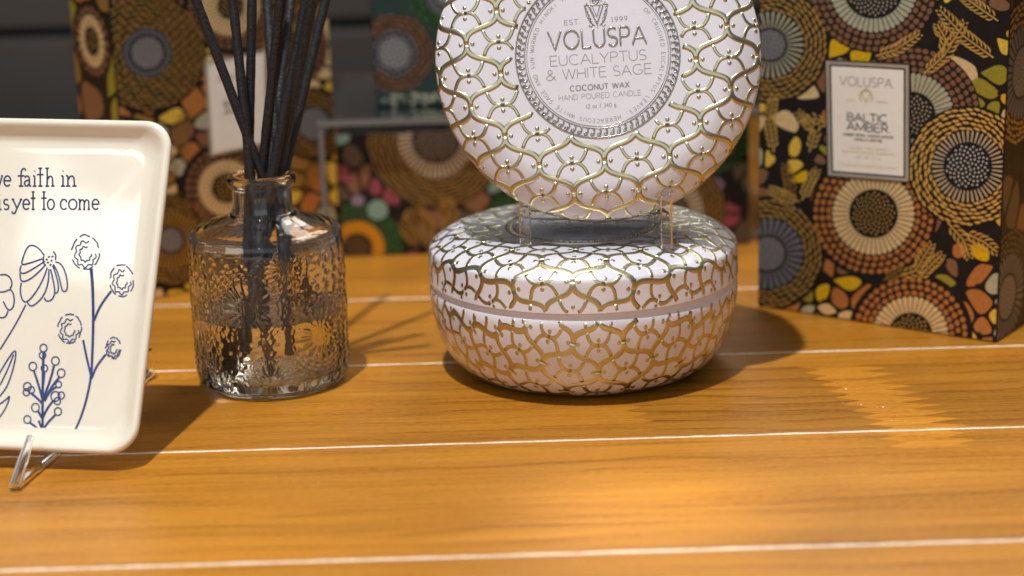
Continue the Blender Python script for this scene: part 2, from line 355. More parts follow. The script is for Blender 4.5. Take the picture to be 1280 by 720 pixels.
for i in range(34):
    c_ = tab(rd.gauss(1095, 40), rd.uniform(478, 540)) if i < 7 else tab(rd.uniform(220, 1250), rd.uniform(455, 700))
    q = rd.uniform(.00012, .00034) if i < 7 else rd.uniform(.00006, .00016); a = rd.uniform(0, 3)
    mb.add([(c_[0]+q*x*math.cos(a)*1.5, c_[1]+q*y+q*x*math.sin(a), .0001+q*z) for x, y, z in ((-1, -1, 0), (1, -.8, 0), (.9, 1, 0), (-.8, .9, 0), (.1, 0, .9))], [(0, 1, 4), (1, 2, 4), (2, 3, 4), (3, 0, 4), (3, 2, 1, 0)])
dust = obj('dust_specks', mb.mesh('dust_specks'), None, M['white']); tag(dust, 'tiny pale dust specks scattered on the golden boards', 'dust', kind='stuff')
mb = MB(); mb.box((0, .7195, -.028), (1.7, .855, .018)); obj('underboard', mb.mesh('underboard'), table, M['wood'])

# ------------------------------------------------------------------ back wall (setting)
wall = empty('back_wall', (0, 1.27, 0)); tag(wall, kind='structure')
mb = MB(); mb.box((0, .02, .2), (3.0, .01, 1.2)); obj('backing', mb.mesh('backing'), wall, M['wallgap'])
gzc = float(onp(50, 42, np.array([0, 1.259, 0]), np.array([0, -1., 0]))[2])
gz = []
for z0, z1 in ((-.35, gzc-.1015), (gzc-.0940, gzc-.0035), (gzc+.0035, gzc+.0945), (gzc+.1015, gzc+.1925), (gzc+.1995, .55)):
    mb = MB(); mb.box((0, 0, (z0+z1)/2), (3.0, .022, z1-z0)); o = obj('wall_panel', mb.mesh('wall_panel'), wall, M['wall']); bevel(o, .0015)

# ------------------------------------------------------------------ candle tins
K = .63/2300       # metres per photo pixel on the standing lid
def make_sheet(profile):
    """profile as (radius, height) starting on the axis: returns mapping of a flat sheet onto the pressed form"""
    P = [np.array(p, float) for p in profile]
    S = [0.0]
    for a, b in zip(P[:-1], P[1:]): S.append(S[-1]+np.linalg.norm(b-a))
    S = np.array(S); Rr = np.array([p[0] for p in P]); Z = np.array([p[1] for p in P])
    def M3(x, y, h):
        s = math.hypot(x, y); r = float(np.interp(s, S, Rr)); z = float(np.interp(s, S, Z))
        d = .0004; r1 = float(np.interp(min(s+d, S[-1]), S, Rr)); z1 = float(np.interp(min(s+d, S[-1]), S, Z)); r2 = float(np.interp(max(s-d, 0), S, Rr)); z2 = float(np.interp(max(s-d, 0), S, Z))
        tr, tz = r1-r2, z1-z2; l = math.hypot(tr, tz) or 1; nr, nz = -tz/l, tr/l
        if M3.flip: nr, nz = -nr, -nz
        c, sn = (x/s, y/s) if s > 1e-9 else (1, 0)
        return ((r+nr*h)*c, (r+nr*h)*sn, z+nz*h)
    M3.flip = False; M3.smax = S[-1]
    return M3
PER = 80*K
def bez(t): return (3*(1-t)**2*t*-.07+3*(1-t)*t*t*1.07+t**3, 3*(1-t)**2*t*.66+3*(1-t)*t*t*.34+t**3)
def lattice(mb, M3, rmin, rmax, pu, pv, offv, rot, wt, wn, h1, h2, dr, stagger=1):
    """interlaced ogee lattice: broad upright strands over thin sideways ones, with pairs of dots"""
    w, hh = pu/2, pv/2; ca, sa = math.cos(rot), math.sin(rot)
    n = int(rmax/min(w, hh))+2
    def T(p): x, y = p; return (x*ca-y*sa, x*sa+y*ca)
    def emit(pts, wd, h, tp):
        run = []
        for q in pts+[None]:
            ok = q is not None and rmin <= math.hypot(*q) <= rmax
            if ok: run.append(q)
            else:
                if len(run) > 2: ribbon(mb, run, wd, M3, h, 'round', taper=tp)
                run = []
    m_ = 14
    for i in range(-n, n+1):
        for j in range(-n, n+1):
            x, y = i*w, j*hh+offv
            if math.hypot(x, y) > rmax+w*2: continue
            even = (i+j) % 2 == 0
            if even:
                for sx_, sy_ in ((1, -1), (-1, -1)):
                    main = sx_ > 0
                    pts = [T((x+sx_*w*bez(t/m_)[0], y+sy_*hh*bez(t/m_)[1])) for t in range(m_+1)]
                    emit(pts, wt if main else wt*.92, h1*(1.0 if main else .93), (0, 0) if main else (1, 1))
                for s in (-1, 1):
                    q = T((x+s*w*.19, y))
                    if rmin*1.02 < math.hypot(*q) < rmax: dot(mb, *q, dr, M3, h1)
            else:
                for sx_, sy_ in ((1, 1), (1, -1)):
                    main = sy_ > 0
                    for t0, t1 in ((0, .455), (.545, 1)):
                        pts = []
                        for t in range(9):
                            tt = t0+(t1-t0)*t/8; bx, by = bez(tt); pts.append(T((x+sx_*w*by, y+sy_*hh*bx)))
                        emit(pts, wn if main else wn*.9, h2*(1 if main else .9), (0, 0))
                for s in (-1, 1):
                    q = T((x, y+s*hh*.18))
                    if rmin*1.02 < math.hypot(*q) < rmax: dot(mb, *q, dr, M3, h1*.9)
lid_prof = [(0, .0524)]+[(.004*i, .0524) for i in range(1, 11)]+[(.0430, .0524), (.0455, .0522), (.0480, .0515), (.0505, .0504), (.0528, .0491), (.0544, .0480), (.0556, .0470), (.0560, .0466), (.0562, .0461), (.0563, .0456), (.0564, .0440), (.0565, .0400), (.0567, .0372), (.0568, .0354)]
bowl_prof = [(0, .0012), (.010, .0012), (.020, .0012), (.030, .0012), (.037, .0003), (.0405, .0004), (.0445, .0018), (.0480, .0044), (.0508, .0080), (.0530, .0122), (.0545, .0170), (.0556, .0215), (.0563, .0260), (.0565, .0295), (.0565, .0315), (.0561, .0324), (.0559, .0330), (.0560, .0349), (.0550, .0351), (.0550, .0440)]
ML = make_sheet(lid_prof); MBw = make_sheet(bowl_prof[:-4]); MBw.flip = True
def smooth_prof(p, n=3):
    return p
lid_me = lathe(lid_prof+[(.0568, .0351), (.0563, .0350), (.0558, .0400)], 200).mesh('lid')
bowl_me = lathe(bowl_prof, 200).mesh('bowl')
mb = MB(); lattice(mb, ML, 106*K, ML.smax-.0004, PER*1.02, PER*.985, -.68*PER*.985+PER*.985, 0, 7.6*K, 4.8*K, .00032, .00024, 2.9*K); scroll_lid = mb.mesh('raised_scrollwork')
mb = MB(); lattice(mb, ML, 106*K, ML.smax-.0002, PER*1.02, PER*.985, -.68*PER*.985+PER*.985, 0, 8.0*K, 5.6*K, .00013, .0001, 3.1*K); scroll_flat = mb.mesh('low_scrollwork')
mb = MB(); lattice(mb, MBw, .039, MBw.smax-.0001, PER, PER, .3*PER, .15, 9.0*K, 6.2*K, .00011, .00008, 3.4*K); scroll_bowl = mb.mesh('raised_scrollwork')
# medallion: rings, rope, crest and lettering, in photo pixels from the lid centre
def Mk(x, y, h): return ML(x*K, y*K, h)
mb = MB()
def circ(r, n=160): return [(r*math.cos(2*pi*i/n), r*math.sin(2*pi*i/n)) for i in range(n+1)]
for r, w, h in ((102.6, 1.9, .0004), (91.2, 1.3, .00025), (88.6, .8, .00018)): ribbon(mb, circ(r), w, Mk, h, 'round', closed=True)
nl = 74
for i in range(nl):
    a = 2*pi*i/nl; ca, sa = math.cos(a), math.sin(a)
    loop = arc(0, 0, 1.9, 4.0, 0, 300, 10)
    pts = []
    for px, py in loop:
        px2 = px+py*.35; rr = 97+py; aa = a-px2/97; pts.append((rr*math.cos(aa), rr*math.sin(aa)))
    ribbon(mb, pts, 1.5, Mk, .00042, 'round')
    dot(mb, 97*math.cos(a), 97*math.sin(a), .9, Mk, .0004, n=6)
ring_me = mb.mesh('rope_ring')
mb = MB()
for st in text_strokes('VOLUSPA', -60.5, 61.5, 10.8, 22.6, track=.15): ribbon(mb, st, 2.5, Mk, .00042, 'round', step=2.0)
brand_me = mb.mesh('embossed_lettering')
mb = MB()
cx, cy = 2, 37
for st, w in (([(cx-9, cy+25), (cx, cy+2)], 2.4), ([(cx, cy+2), (cx+9, cy+25)], 1.6), ([(cx-5, cy+25), (cx, cy+11)], 1.0), ([(cx+5, cy+25), (cx, cy+11)], 1.0), ([(cx-12, cy+26), (cx+12, cy+26)], 1.2),
              ([(cx, cy+2), (cx, cy-2)], 1.0), (arc(cx, cy+32, 4.6, 4.6, 0, 360, 16), 1.1), ([(cx-4, cy+32), (cx+4, cy+32)], .8), ([(cx, cy+28), (cx, cy+36.5)], .8), (arc(cx, cy+32, 7.0, 7.4, -20, 200, 14), 1.0)):
    ribbon(mb, st, w, Mk, .0003, 'round', step=2)
for s in (-1, 1):
    for k in range(5):
        yy = cy+5+k*4.4; xx = cx+s*(6+k*1.5)
        ribbon(mb, [(xx, yy), (xx+s*2.4, yy+.6), (xx+s*3.0, yy+3.0), (xx+s*1.0, yy+3.4)], 1.0, Mk, .00025, 'round')
    ribbon(mb, [(cx+s*3, cy), (cx+s*9, cy+5), (cx+s*13, cy+14), (cx+s*14, cy+24), (cx+s*11, cy+29)], .9, Mk, .00025, 'round')
    ribbon(mb, arc(cx+s*8, cy+1.5, 2.4, 2.2, 90, 90+s*280, 10), .9, Mk, .00025, 'round')
crest_me = mb.mesh('crest')
mb = MB(); hp = .00004
def pr(strokes, w, mi=0):
    for st in strokes: ribbon(mb, st, w, Mk, hp*(1+.15*random.random()), 'print', mi, step=2.5)
pr(text_strokes('EUCALYPTUS', -60, 60.5, -9.8, 12.6, track=.12), .95); pr(text_strokes('& WHITE SAGE', -66, 66, -27.4, 12.6, track=.13), .95)
pr(text_strokes('COCONUT WAX', -37, 37, -42.6, 6.6, track=.22), 1.45); pr(text_strokes('HAND POURED CANDLE', -52, 51, -53.6, 6.6, track=.18), .62)
pr(text_strokes('12 oz / 340 g', -18.5, 19, -65.4, 5.4, track=.2), .7)
pr(text_strokes('EST.', -39, -19, 40.2, 6.0, track=.2), .8); pr(text_strokes('1999', 20, 40, 40.2, 6.4, track=.3), .8)
pr(text_circle('OF CRUSHED EUCALYPTUS LEAVES, HERBACEOUS WHITE SAGE AND SUN-WARMED HINOKI INFUSIONS ', 79.6, 4.9, 41, 41-318), .62)
print_me = mb.mesh('printed_lettering')

def candle_tin(name, loc, label, scroll):
    t = empty(name, loc); tag(t, label, 'candle tin', 'matching candle tins')
    b = obj('bowl', bowl_me, t, M['lilac'], 40); obj('scrollwork', scroll_bowl, b, M['gold'], 0)
    l = obj('lid', lid_me, t, M['lilac'], 28); obj('scrollwork', scroll, l, M['gold'], 0)
    obj('rope_ring', ring_me, l, M['goldsilver'], 0); obj('embossed_lettering', brand_me, l, M['goldsilver'], 0)
    obj('crest', crest_me, l, M['goldsilver'], 0); obj('printed_lettering', print_me, l, M['ink'])
    return t
tin_c = tab(731, 452)
low = candle_tin('candle_tin', (tin_c[0], tin_c[1], .0001), 'round lilac tin with gold lattice lying flat on the wooden table', scroll_flat)
low.rotation_euler = (0, 0, math.radians(-6))
# standing tin: its lid faces the camera
face_c = CP+ray(747, 69)*.63
ln, yw = math.radians(14.2), math.radians(-2.8)
nrm = Vector((math.sin(yw)*math.cos(ln), -math.cos(yw)*math.cos(ln), math.sin(ln)))
ux = Vector((math.cos(yw), math.sin(yw), 0)); ux = (ux-nrm*ux.dot(nrm)).normalized(); uy = nrm.cross(ux)
rz = math.radians(2.8)
ex = ux*math.cos(rz)+uy*math.sin(rz); ey = -ux*math.sin(rz)+uy*math.cos(rz)
up_t = candle_tin('candle_tin', (0, 0, 0), 'round lilac tin standing upright on edge above the flat one, lid facing forward', scroll_lid)
mw = Matrix((ex, ey, nrm)).transposed().to_4x4(); mw.translation = Vector(face_c)-nrm*.0524
up_t.matrix_world = mw

# ------------------------------------------------------------------ clear easel under the standing tin
def bar(mb, a, b, w, t, up=(0, 0, 1)):
    a = Vector(a); b = Vector(b); d = (b-a); l = d.length; d.normalize(); u = Vector(up); s = d.cross(u)
    if s.length < 1e-6: s = d.cross(Vector((0, 1, 0)))
    s.normalize(); u = s.cross(d)
    vs = [a+d*(l*i)+s*(w/2*j)+u*(t/2*k) for i in (0, 1) for j in (-1, 1) for k in (-1, 1)]
    mb.add(vs, [(0, 1, 3, 2), (4, 6, 7, 5), (0, 4, 5, 1), (2, 3, 7, 6), (0, 2, 6, 4), (1, 5, 7, 3)])
ZL = .0528
rim = Vector(face_c)-ey*0.0567     # lowest point of the lid rim
ZR = rim.z
st = empty('display_easel', (tin_c[0], tin_c[1], ZL)); tag(st, 'clear acrylic easel holding the upright tin on top of the flat tin', 'easel')
def W2(o, mb, dx=(0, 0, 0)):
    mb.v = [tuple(Vector(v)-Vector(o.location)) for v in mb.v]; return mb
for px in (657, 833):
    ft = tab(px, 306 if px < 700 else 310, ZL)
    x, y = ft[0], ft[1]
    mb = MB()
    bar(mb, (x, y, ZL), (x, y, rim.z+.0080), .0040, .0032, (0, 1, 0)); obj('front_post', W2(st, mb).mesh('front_post'), st, M['acrylic']).modifiers.new('b', 'BEVEL').width = .0004
    # ledge the tin rests on, then the raked back rest
    dz = -nrm
    zL_ = rim.z-.0030+ (0.0577*(1-math.cos(math.asin(min(.9, abs(x-rim.x)/.0577)))))
    a = Vector((x, y+.0015, zL_-.0012)); b_ = a+Vector((0, .056, -.0095))
    mb = MB(); bar(mb, a, b_, .0030, .0030); obj('ledge', W2(st, mb).mesh('ledge'), st, M['acrylic'])
    top = b_+Vector((0, .016, .060))
    mb = MB(); bar(mb, b_, top, .0030, .0030, (0, 1, 0)); obj('back_rest', W2(st, mb).mesh('back_rest'), st, M['acrylic'])
    mb = MB(); bar(mb, b_, (b_.x, b_.y+.004, ZL), .0030, .0030, (0, 1, 0)); obj('rear_post', W2(st, mb).mesh('rear_post'), st, M['acrylic'])
xl, xr = tab(657, 306, ZL), tab(833, 310, ZL)
mb = MB(); bar(mb, (xl[0], xl[1]+.012, ZL+.008), (xr[0], xr[1]+.012, ZL+.008), .0022, .003); obj('crossbar', W2(st, mb).mesh('crossbar'), st, M['acrylic'])
mb = MB(); bar(mb, (xl[0], xl[1]+.057, ZL+.005), (xr[0], xr[1]+.057, ZL+.005), .0022, .004); obj('crossbar', W2(st, mb).mesh('crossbar'), st, M['acrylic'])

# ------------------------------------------------------------------ ceramic plate
PLn, PYw = math.radians(30), math.radians(-8)
pn = np.array([math.sin(PYw)*math.cos(PLn), -math.cos(PYw)*math.cos(PLn), math.sin(PLn)])
PP = tab(60, 592)+np.array([0, 0, .004])
def pl(x, y): return onp(x, y, PP, pn)
tl, tr_, br_ = pl(0, 146), pl(211, 180), pl(173, 536)
pe = pl(160, 149)-pl(0, 146); pe /= np.linalg.norm(pe); pf = np.cross(pn, pe)
def loc2(x, y): d = pl(x, y)-PP; return float(d@pe), float(d@pf)
right = (loc2(211, 180)[0]+loc2(173, 536)[0])/2+.0003; topv = loc2(80, 147)[1]; botv = (loc2(0, 563)[1]+loc2(120, 566)[1])/2
cxp = loc2(33, 240)[0]; halfw = right-cxp; halfh = (topv-botv)/2; cyp = (topv+botv)/2
RIM = .0050
plate = empty('ceramic_plate'); tag(plate, 'cream square-cornered ceramic plate with blue wildflowers, leaning on its stand', 'plate')
mw = Matrix([[pe[i], pf[i], pn[i]] for i in range(3)]).to_4x4(); org = PP+pe*cxp+pf*cyp; mw.translation = Vector(org); plate.matrix_world = mw
def rrect(hw, hh, r, n=12):
    pts = []
    for (sx_, sy_, a0_) in ((1, 1, 0), (-1, 1, 90), (-1, -1, 180), (1, -1, 270)):
        for i in range(n+1):
            a = math.radians(a0_+90*i/n); pts.append((sx_*(hw-r)+r*math.cos(a), sy_*(hh-r)+r*math.sin(a)))
    return pts
# the traced outline is the rim, which stands RIM proud of the drawing plane; z is measured from that rim
rings = [(.020, -.0100, .004), (.012, -.0100, .007), (.0105, -.0088, .008), (.0050, -.0082, .0095), (.0018, -.0060, .0100), (.0004, -.0030, .0100), (.0, -.0014, .0100), (.0004, -.0003, .0098), (.0014, .0001, .0092), (.0026, -.0003, .0086),
         (.0034, -.0012, .0082), (.0045, -.0025, .0080), (.0056, -.0035, .0080), (.0070, -.0043, .0085), (.0084, -.0046, .0080), (.012, -.00462, .006)]
mb = MB(); V = []
for ins, z, r in rings: V += [(x, y, z) for x, y in rrect(halfw-ins, halfh-ins, max(r, .002), 12)]
n = 52; Fs = [(k*n+i, k*n+(i+1) % n, (k+1)*n+(i+1) % n, (k+1)*n+i) for k in range(len(rings)-1) for i in range(n)]
Fs += [tuple(reversed(range(n))), tuple(range((len(rings)-1)*n, len(rings)*n))]
mb.add(V, Fs); dish = obj('dish', mb.mesh('dish'), plate, M['ceramic'], 60)
ss = dish.modifiers.new('subsurf', 'SUBSURF'); ss.levels = ss.render_levels = 1
# drawings lie in the sunken well: re-intersect photo pixels with that plane
wellP = np.array(org)-pn*.00455
def PM(x, y, h):
    d = onp(x, y, wellP, pn)-org; return (float(d@pe), float(d@pf), -.00455+h)
lc = {
 'v': [[(0, 1), (.5, 0), (1, 1)], [(-.15, 1), (.2, 1)], [(.8, 1), (1.1, 1)]],
 'e': [[(.08, .52), (.94, .52)], arc(.5, .5, .44, .5, 0, 318, 16)],
 'f': [[(1.0, 1.5), (.9, 1.68), (.65, 1.7), (.48, 1.5), (.42, 1.1), (.42, 0)], [(.0, 1.0), (.85, 1.0)], [(.15, 0), (.72, 0)]],
 'a': [[(.12, .82), (.3, .98), (.55, .98), (.72, .8), (.74, .12), (.85, .0), (1.0, .05)], [(.72, .58), (.4, .55), (.12, .42), (.08, .2), (.25, .0), (.5, .03), (.72, .25)]],
 'i': [[(.55, 1), (.55, 0)], [(.1, 0), (1.0, 0)], [(.15, .98), (.55, 1)], [(.5, 1.42), (.62, 1.5)]],
 't': [[(.5, 1.72), (.5, 0)], [(0, 1.12), (1, 1.12)], [(.22, 1.74), (.8, 1.74)], [(.2, 0), (.85, 0)]],
 'h': [[(.2, 1.72), (.2, 0)], [(0, 1.74), (.38, 1.74)], [(0, 0), (.42, 0)], [(.2, .6), (.4, .92), (.62, .96), (.76, .78), (.8, 0)], [(.62, 0), (1, 0)]],
 'n': [[(.2, 1), (.2, 0)], [(0, 1), (.2, 1)], [(0, 0), (.42, 0)], [(.2, .6), (.4, .94), (.62, .98), (.76, .78), (.8, 0)], [(.6, 0), (1, 0)]],
 's': [arc(.5, .74, .4, .26, 40, 270, 10)+arc(.5, .25, .45, .25, 90, -140, 10)[1:]],
 'y': [[(.05, 1), (.5, .12)], [(1, 1), (.5, .1), (.3, -.35), (.05, -.42), (-.08, -.2)], [(-.1, 1), (.22, 1)], [(.82, 1), (1.12, 1)]],
 'o': [arc(.5, .5, .45, .5, 0, 360, 18)], 'c': [arc(.52, .5, .46, .5, 45, 318, 14), [(.84, .86), (.88, .7)]],
 'm': [[(.12, 1), (.12, 0)], [(0, 1), (.12, 1)], [(0, 0), (.25, 0)], [(.12, .65), (.27, .95), (.42, .93), (.5, .75), (.5, 0)], [(.5, .65), (.65, .95), (.8, .93), (.88, .75), (.88, 0)], [(.4, 0), (.6, 0)], [(.77, 0), (1, 0)]],
 'w': [[(0, 1), (.25, 0), (.5, .9), (.75, 0), (1, 1)]],
}
mb = MB()
def word(chars, base, xh, sl=0):
    for c, x0, x1 in chars:
        for s_ in lc[c]:
            ribbon(mb, [(x0+p[0]*(x1-x0), base-p[1]*xh) for p in s_], 2.0, PM, .00004, 'print', step=1.5)
q = lambda v: v/7.2
word([('h', -29, -18), ('a', -16, -7), ('v', -5, 2.8), ('e', q(32), q(100)), ('f', q(158), q(232)), ('a', q(215), q(282)), ('i', q(292), q(328)), ('t', q(332), q(392)), ('h', q(408), q(492)), ('i', q(545), q(585)), ('n', q(592), q(690))], 232.6, 12.8)
word([('w', -58, -46), ('h', -44, -33), ('a', -31, -22), ('t', -20, -12), ('i', -4, 2), ('s', q(30), q(82)), ('y', q(112), q(192)), ('e', q(203), q(270)), ('t', q(275), q(320)), ('t', q(370), q(420)), ('o', q(424), q(492)), ('c', q(540), q(608)), ('o', q(614), q(696)), ('m', q(704), q(812)), ('e', q(826), q(895))], 261.8, 12.6)
obj('lettering', mb.mesh('lettering'), plate, M['navy'])
mb = MB()
def ln_(pts, w=1.25, smooth=True):
    P = [(a/2.483, 280+b/2.483) for a, b in pts]
    if smooth and len(P) > 2:
        for _ in range(2):
            Q = [P[0]]
            for a, b in zip(P[:-1], P[1:]): Q += [(a[0]*.75+b[0]*.25, a[1]*.75+b[1]*.25), (a[0]*.25+b[0]*.75, a[1]*.25+b[1]*.75)]
            Q.append(P[-1]); P = Q
    w0_ = w; w = (lambda t: w0_(t)*1.25) if callable(w0_) else w0_*1.5
    ribbon(mb, P, w, PM, .00004+.00002*random.random(), 'print', step=1.5)
ln_([(283, 138), (288, 200), (290, 300), (287, 400), (283, 480), (265, 560), (240, 630), (212, 675)], lambda t: 3.2-1.2*t)
for p in ([(345, 208), (310, 255), (292, 300)], [(328, 405), (300, 440), (284, 480)], [(258, 360), (268, 410), (284, 478)]): ln_(p, 1.9)
rb = random.Random(5)
for cx_, cy_, rx, ry in ((265, 88, 43, 54), (378, 175, 37, 50), (216, 325, 37, 46), (352, 385, 24, 34)):
    for k in range(6):
        a0_ = k*60+rb.uniform(-8, 8); ln_([(cx_+(rx+rb.uniform(-3, 2))*math.cos(math.radians(a0_+j*9)), cy_+(ry+rb.uniform(-3, 2))*math.sin(math.radians(a0_+j*9))) for j in range(6)], 1.15)
    for f_ in (.72, .42):
        pts = []
        for j in range(30):
            a = math.radians(j*10+rb.uniform(-3, 3)); rr = f_*(1+.14*math.sin(j*1.55)); pts.append((cx_+rx*rr*math.cos(a), cy_+ry*.1+ry*rr*math.sin(a)))
        ln_(pts, 1.05)
for p in ([(138, 98), (118, 72), (95, 64), (82, 76), (70, 108), (66, 128), (90, 122), (132, 108)], [(66, 128), (60, 150), (75, 155), (110, 135), (140, 115)], [(62, 152), (64, 180), (90, 175), (125, 145), (142, 125)],
          [(66, 182), (62, 210), (70, 240), (85, 243), (110, 215), (135, 170), (147, 135)], [(85, 243), (92, 255), (108, 252), (135, 225), (150, 185), (152, 140)], [(138, 228), (142, 240), (160, 238), (172, 215), (165, 175), (157, 140)],
          [(172, 215), (180, 212), (182, 190), (172, 150), (163, 130)], [(165, 125), (180, 150), (190, 195), (195, 210), (208, 208), (210, 180), (200, 140), (185, 120), (172, 118)], [(165, 85), (174, 96), (172, 112)], [(136, 100), (133, 118), (142, 130)],
          [(80, 250), (50, 310), (0, 390)], [(0, 158), (20, 156), (35, 170), (38, 190), (30, 200), (42, 215), (45, 240), (40, 262), (25, 270), (10, 240)], [(25, 270), (18, 288), (5, 292), (-12, 285)], [(32, 203), (10, 212), (-12, 210)],
          [(-12, 480), (30, 410), (50, 388), (48, 420), (35, 470), (20, 510), (-10, 545)], [(0, 500), (25, 450), (42, 405)], [(-10, 612), (20, 570), (32, 530), (20, 545), (-10, 565)], [(-12, 150), (-60, 170), (-70, 230), (-40, 285), (-12, 285)]): ln_(p, 1.25)
for x_, y_ in ((150, 100), (158, 112), (147, 118), (161, 99), (155, 125), (143, 108)): ln_([(x_, y_), (x_+4, y_+4)], 1.8)
ln_([(135, 400), (133, 480), (132, 560), (132, 620), (135, 683)], 2.2)
for x_, y_, r_ in ((135, 385, 11), (132, 407, 10), (102, 442, 12), (172, 425, 12), (190, 463, 12), (138, 448, 10), (85, 505, 12), (82, 522, 10), (97, 515, 10), (182, 498, 9), (172, 535, 14), (190, 532, 10), (178, 550, 10), (110, 570, 12), (180, 582, 11), (85, 607, 11)):
    ln_(arc(x_, y_, r_, r_*1.1, 0, 360, 14), 1.15, False)
for p in ([(105, 455), (120, 500), (132, 545)], [(168, 437), (158, 480), (135, 540)], [(185, 475), (160, 505), (138, 545)], [(138, 458), (134, 500)], [(95, 524), (115, 540), (130, 556)], [(176, 505), (155, 518), (138, 550)], [(165, 548), (145, 575), (134, 600)], [(118, 580), (130, 602)], [(172, 592), (145, 620), (135, 640)], [(92, 617), (115, 632), (131, 652)], [(120, 610), (131, 640)]): ln_(p, 1.9)
obj('flower_drawing', mb.mesh('flower_drawing'), plate, M['blue'])

# clear stand under the plate
fp = tab(19, 614); fz = tab(35, 590)
es = empty('plate_stand', (fp[0], fp[1], 0)); tag(es, 'small clear acrylic stand with pointed foot under the cream plate', 'plate stand')
lowfront = Vector(org)-Vector(pf.tolist())*halfh
tip = Vector(onp(38, 546, np.array(org)+pn*.004, pn))
A0 = Vector(fp)+Vector((0, 0, .0012))
def tapered(a, b, w0, w1, t0, t1):
    a = Vector(a); b = Vector(b); d = (b-a).normalized(); s = d.cross(Vector((0, 0, 1)))
    if s.length < 1e-5: s = Vector((1, 0, 0))
    s.normalize(); u = s.cross(d); V = []
    N_ = 6; 
    for i in range(N_+1):
        p = a.lerp(b, i/N_); w_ = w0+(w1-w0)*i/N_; t_ = t0+(t1-t0)*i/N_
        V += [p+s*w_/2*math.cos(k*pi/4)*1.1+u*t_/2*math.sin(k*pi/4)*1.1 for k in range(8)]
    m2 = MB(); m2.add(V, [(i*8+k, i*8+(k+1) % 8, (i+1)*8+(k+1) % 8, (i+1)*8+k) for i in range(N_) for k in range(8)]+[tuple(reversed(range(8))), tuple(range(N_*8, N_*8+8))]); return m2
obj('front_hook', W2(es, tapered(A0, tip, .0040, .0024, .0036, .0020)).mesh('front_hook'), es, M['acrylic'], 50)
rb_ = Vector(tab(186, 474)); rb_.z = .0014
for q_ in (rb_,):
    obj('base_arm', W2(es, tapered(A0+Vector((0, .001, 0)), q_, .0030, .0030, .0030, .0030)).mesh('base_arm'), es, M['acrylic'], 50)
bt = Vector(org)-Vector(pn.tolist())*.0125+Vector(pf.tolist())*.012
obj('back_rest', W2(es, tapered((rb_+Vector((A0.x-.055, rb_.y-.004, .0014)))/2, bt, .004, .003, .003, .003)).mesh('back_rest'), es, M['acrylic'], 50)
m2 = MB(); bar(m2, rb_, Vector((A0.x-.055, rb_.y-.004, .0014)), .003, .003); obj('rear_bar', W2(es, m2).mesh('rear_bar'), es, M['acrylic'])
m2 = MB(); bar(m2, rb_, rb_+Vector((0, 0, .010)), .004, .003, (0, 1, 0)); obj('rear_post', W2(es, m2).mesh('rear_post'), es, M['acrylic'])

# ------------------------------------------------------------------ reed diffuser bottle
bc = tab(343, 473); BR_ = 95.5*float((bc-CP)@F)/FPX*.985
def zat(x, y):   # height on the vertical plane through the bottle axis
    return float(onp(x, y, np.array([bc[0], bc[1], 0]), np.array([0, -1., 0]))[2])
zs = zat(338, 292); zn = zat(334, 262); zt = zat(334, 217)
rn = .0101*BR_/.0268*1.02
ros = [(-pi/2-.15, zs*.62, .0150), (-pi/2+.85, zs*.40, .0150), (-pi/2-1.05, zs*.55, .0140), (-pi/2+.35, zs*.88, .0085), (-pi/2+.1, zs*.12, .0100), (-pi/2-.75, zs*.12, .008),
       (pi/2, zs*.5, .015), (pi/2+1, zs*.6, .014), (pi/2-1, zs*.45, .014), (-pi/2+1.75, zs*.62, .014), (-pi/2-1.95, zs*.4, .013)]
def relief(a, z, r):
    if z < .004 or z > zs*.97 or r < BR_*.93: return 0
    fade = min(1, (z-.004)/.003)*min(1, (zs*.97-z)/.002); best = None
    for a0_, z0, R_ in ros:
        da = (a-a0_+pi) % (2*pi)-pi; u, v_ = da*BR_, z-z0; d = math.hypot(u, v_)
        if d < R_ and (best is None or d/R_ < best[0]): best = (d/R_, math.atan2(v_, u), R_)
    if best:
        t, ph, R_ = best
        if t < .3: h = .5+.5*math.cos(t*R_/.0013*2*pi)*math.cos(ph*max(4, int(t*22)))
        elif t < .68: h = 1.3*abs(math.sin(ph*9))**.7*math.sin((t-.3)/.38*pi)**.4
        else:
            row = int((t-.68)/.107); n_ = 22+4*row; h = abs(math.sin(ph*n_/2+row*1.57))*math.sin(((t-.68)/.107 % 1)*pi)
    else:
        u, v_ = a*BR_/.0027, z/.0024; h = max(0, math.sin(u*pi+(int(v_) % 2)*pi/2)*math.sin((v_ % 1)*pi))
    return h*.00046*fade*(1 if math.sin(a) < .1 else .2)
outer = [(0, .0), (BR_*.5, .0), (BR_*.86, .0), (BR_*.95, .0008), (BR_*.99, .0028), (BR_, .0055)]
nz = 110
outer += [(BR_, .0055+(zs-.0015-.0055)*i/nz) for i in range(1, nz+1)]
outer += [(BR_*.995, zs), (BR_*.975, zs+.0016), (BR_*.93, zs+.0026), (BR_*.85, zs+.0034), (BR_*.7, zs+.0046), (rn*1.25, zn-.0022), (rn*1.08, zn-.0006), (rn, zn+.0016), (rn, zt-.0052), (rn*1.02, zt-.0046), (rn*1.13, zt-.0040), (rn*1.17, zt-.0024), (rn*1.13, zt-.0006), (rn*1.05, zt), (rn*.93, zt+.0001), (rn*.84, zt-.0006)]
wl = .0019
inner = [(rn*.80, zt-.004), (rn*.80, zn-.0005), (rn*.95, zn-.0022), (BR_*.68, zs+.0026), (BR_*.82, zs+.0012), (BR_-wl-.001, zs-.0006), (BR_-wl, zs-.0026)]
inner += [(BR_-wl, zs-.0026-(zs-.0026-.0085)*i/24) for i in range(1, 25)]+[(BR_-wl-.0008, .0062), (BR_-wl-.003, .0048), (BR_*.5, .0042), (0, .0040)]
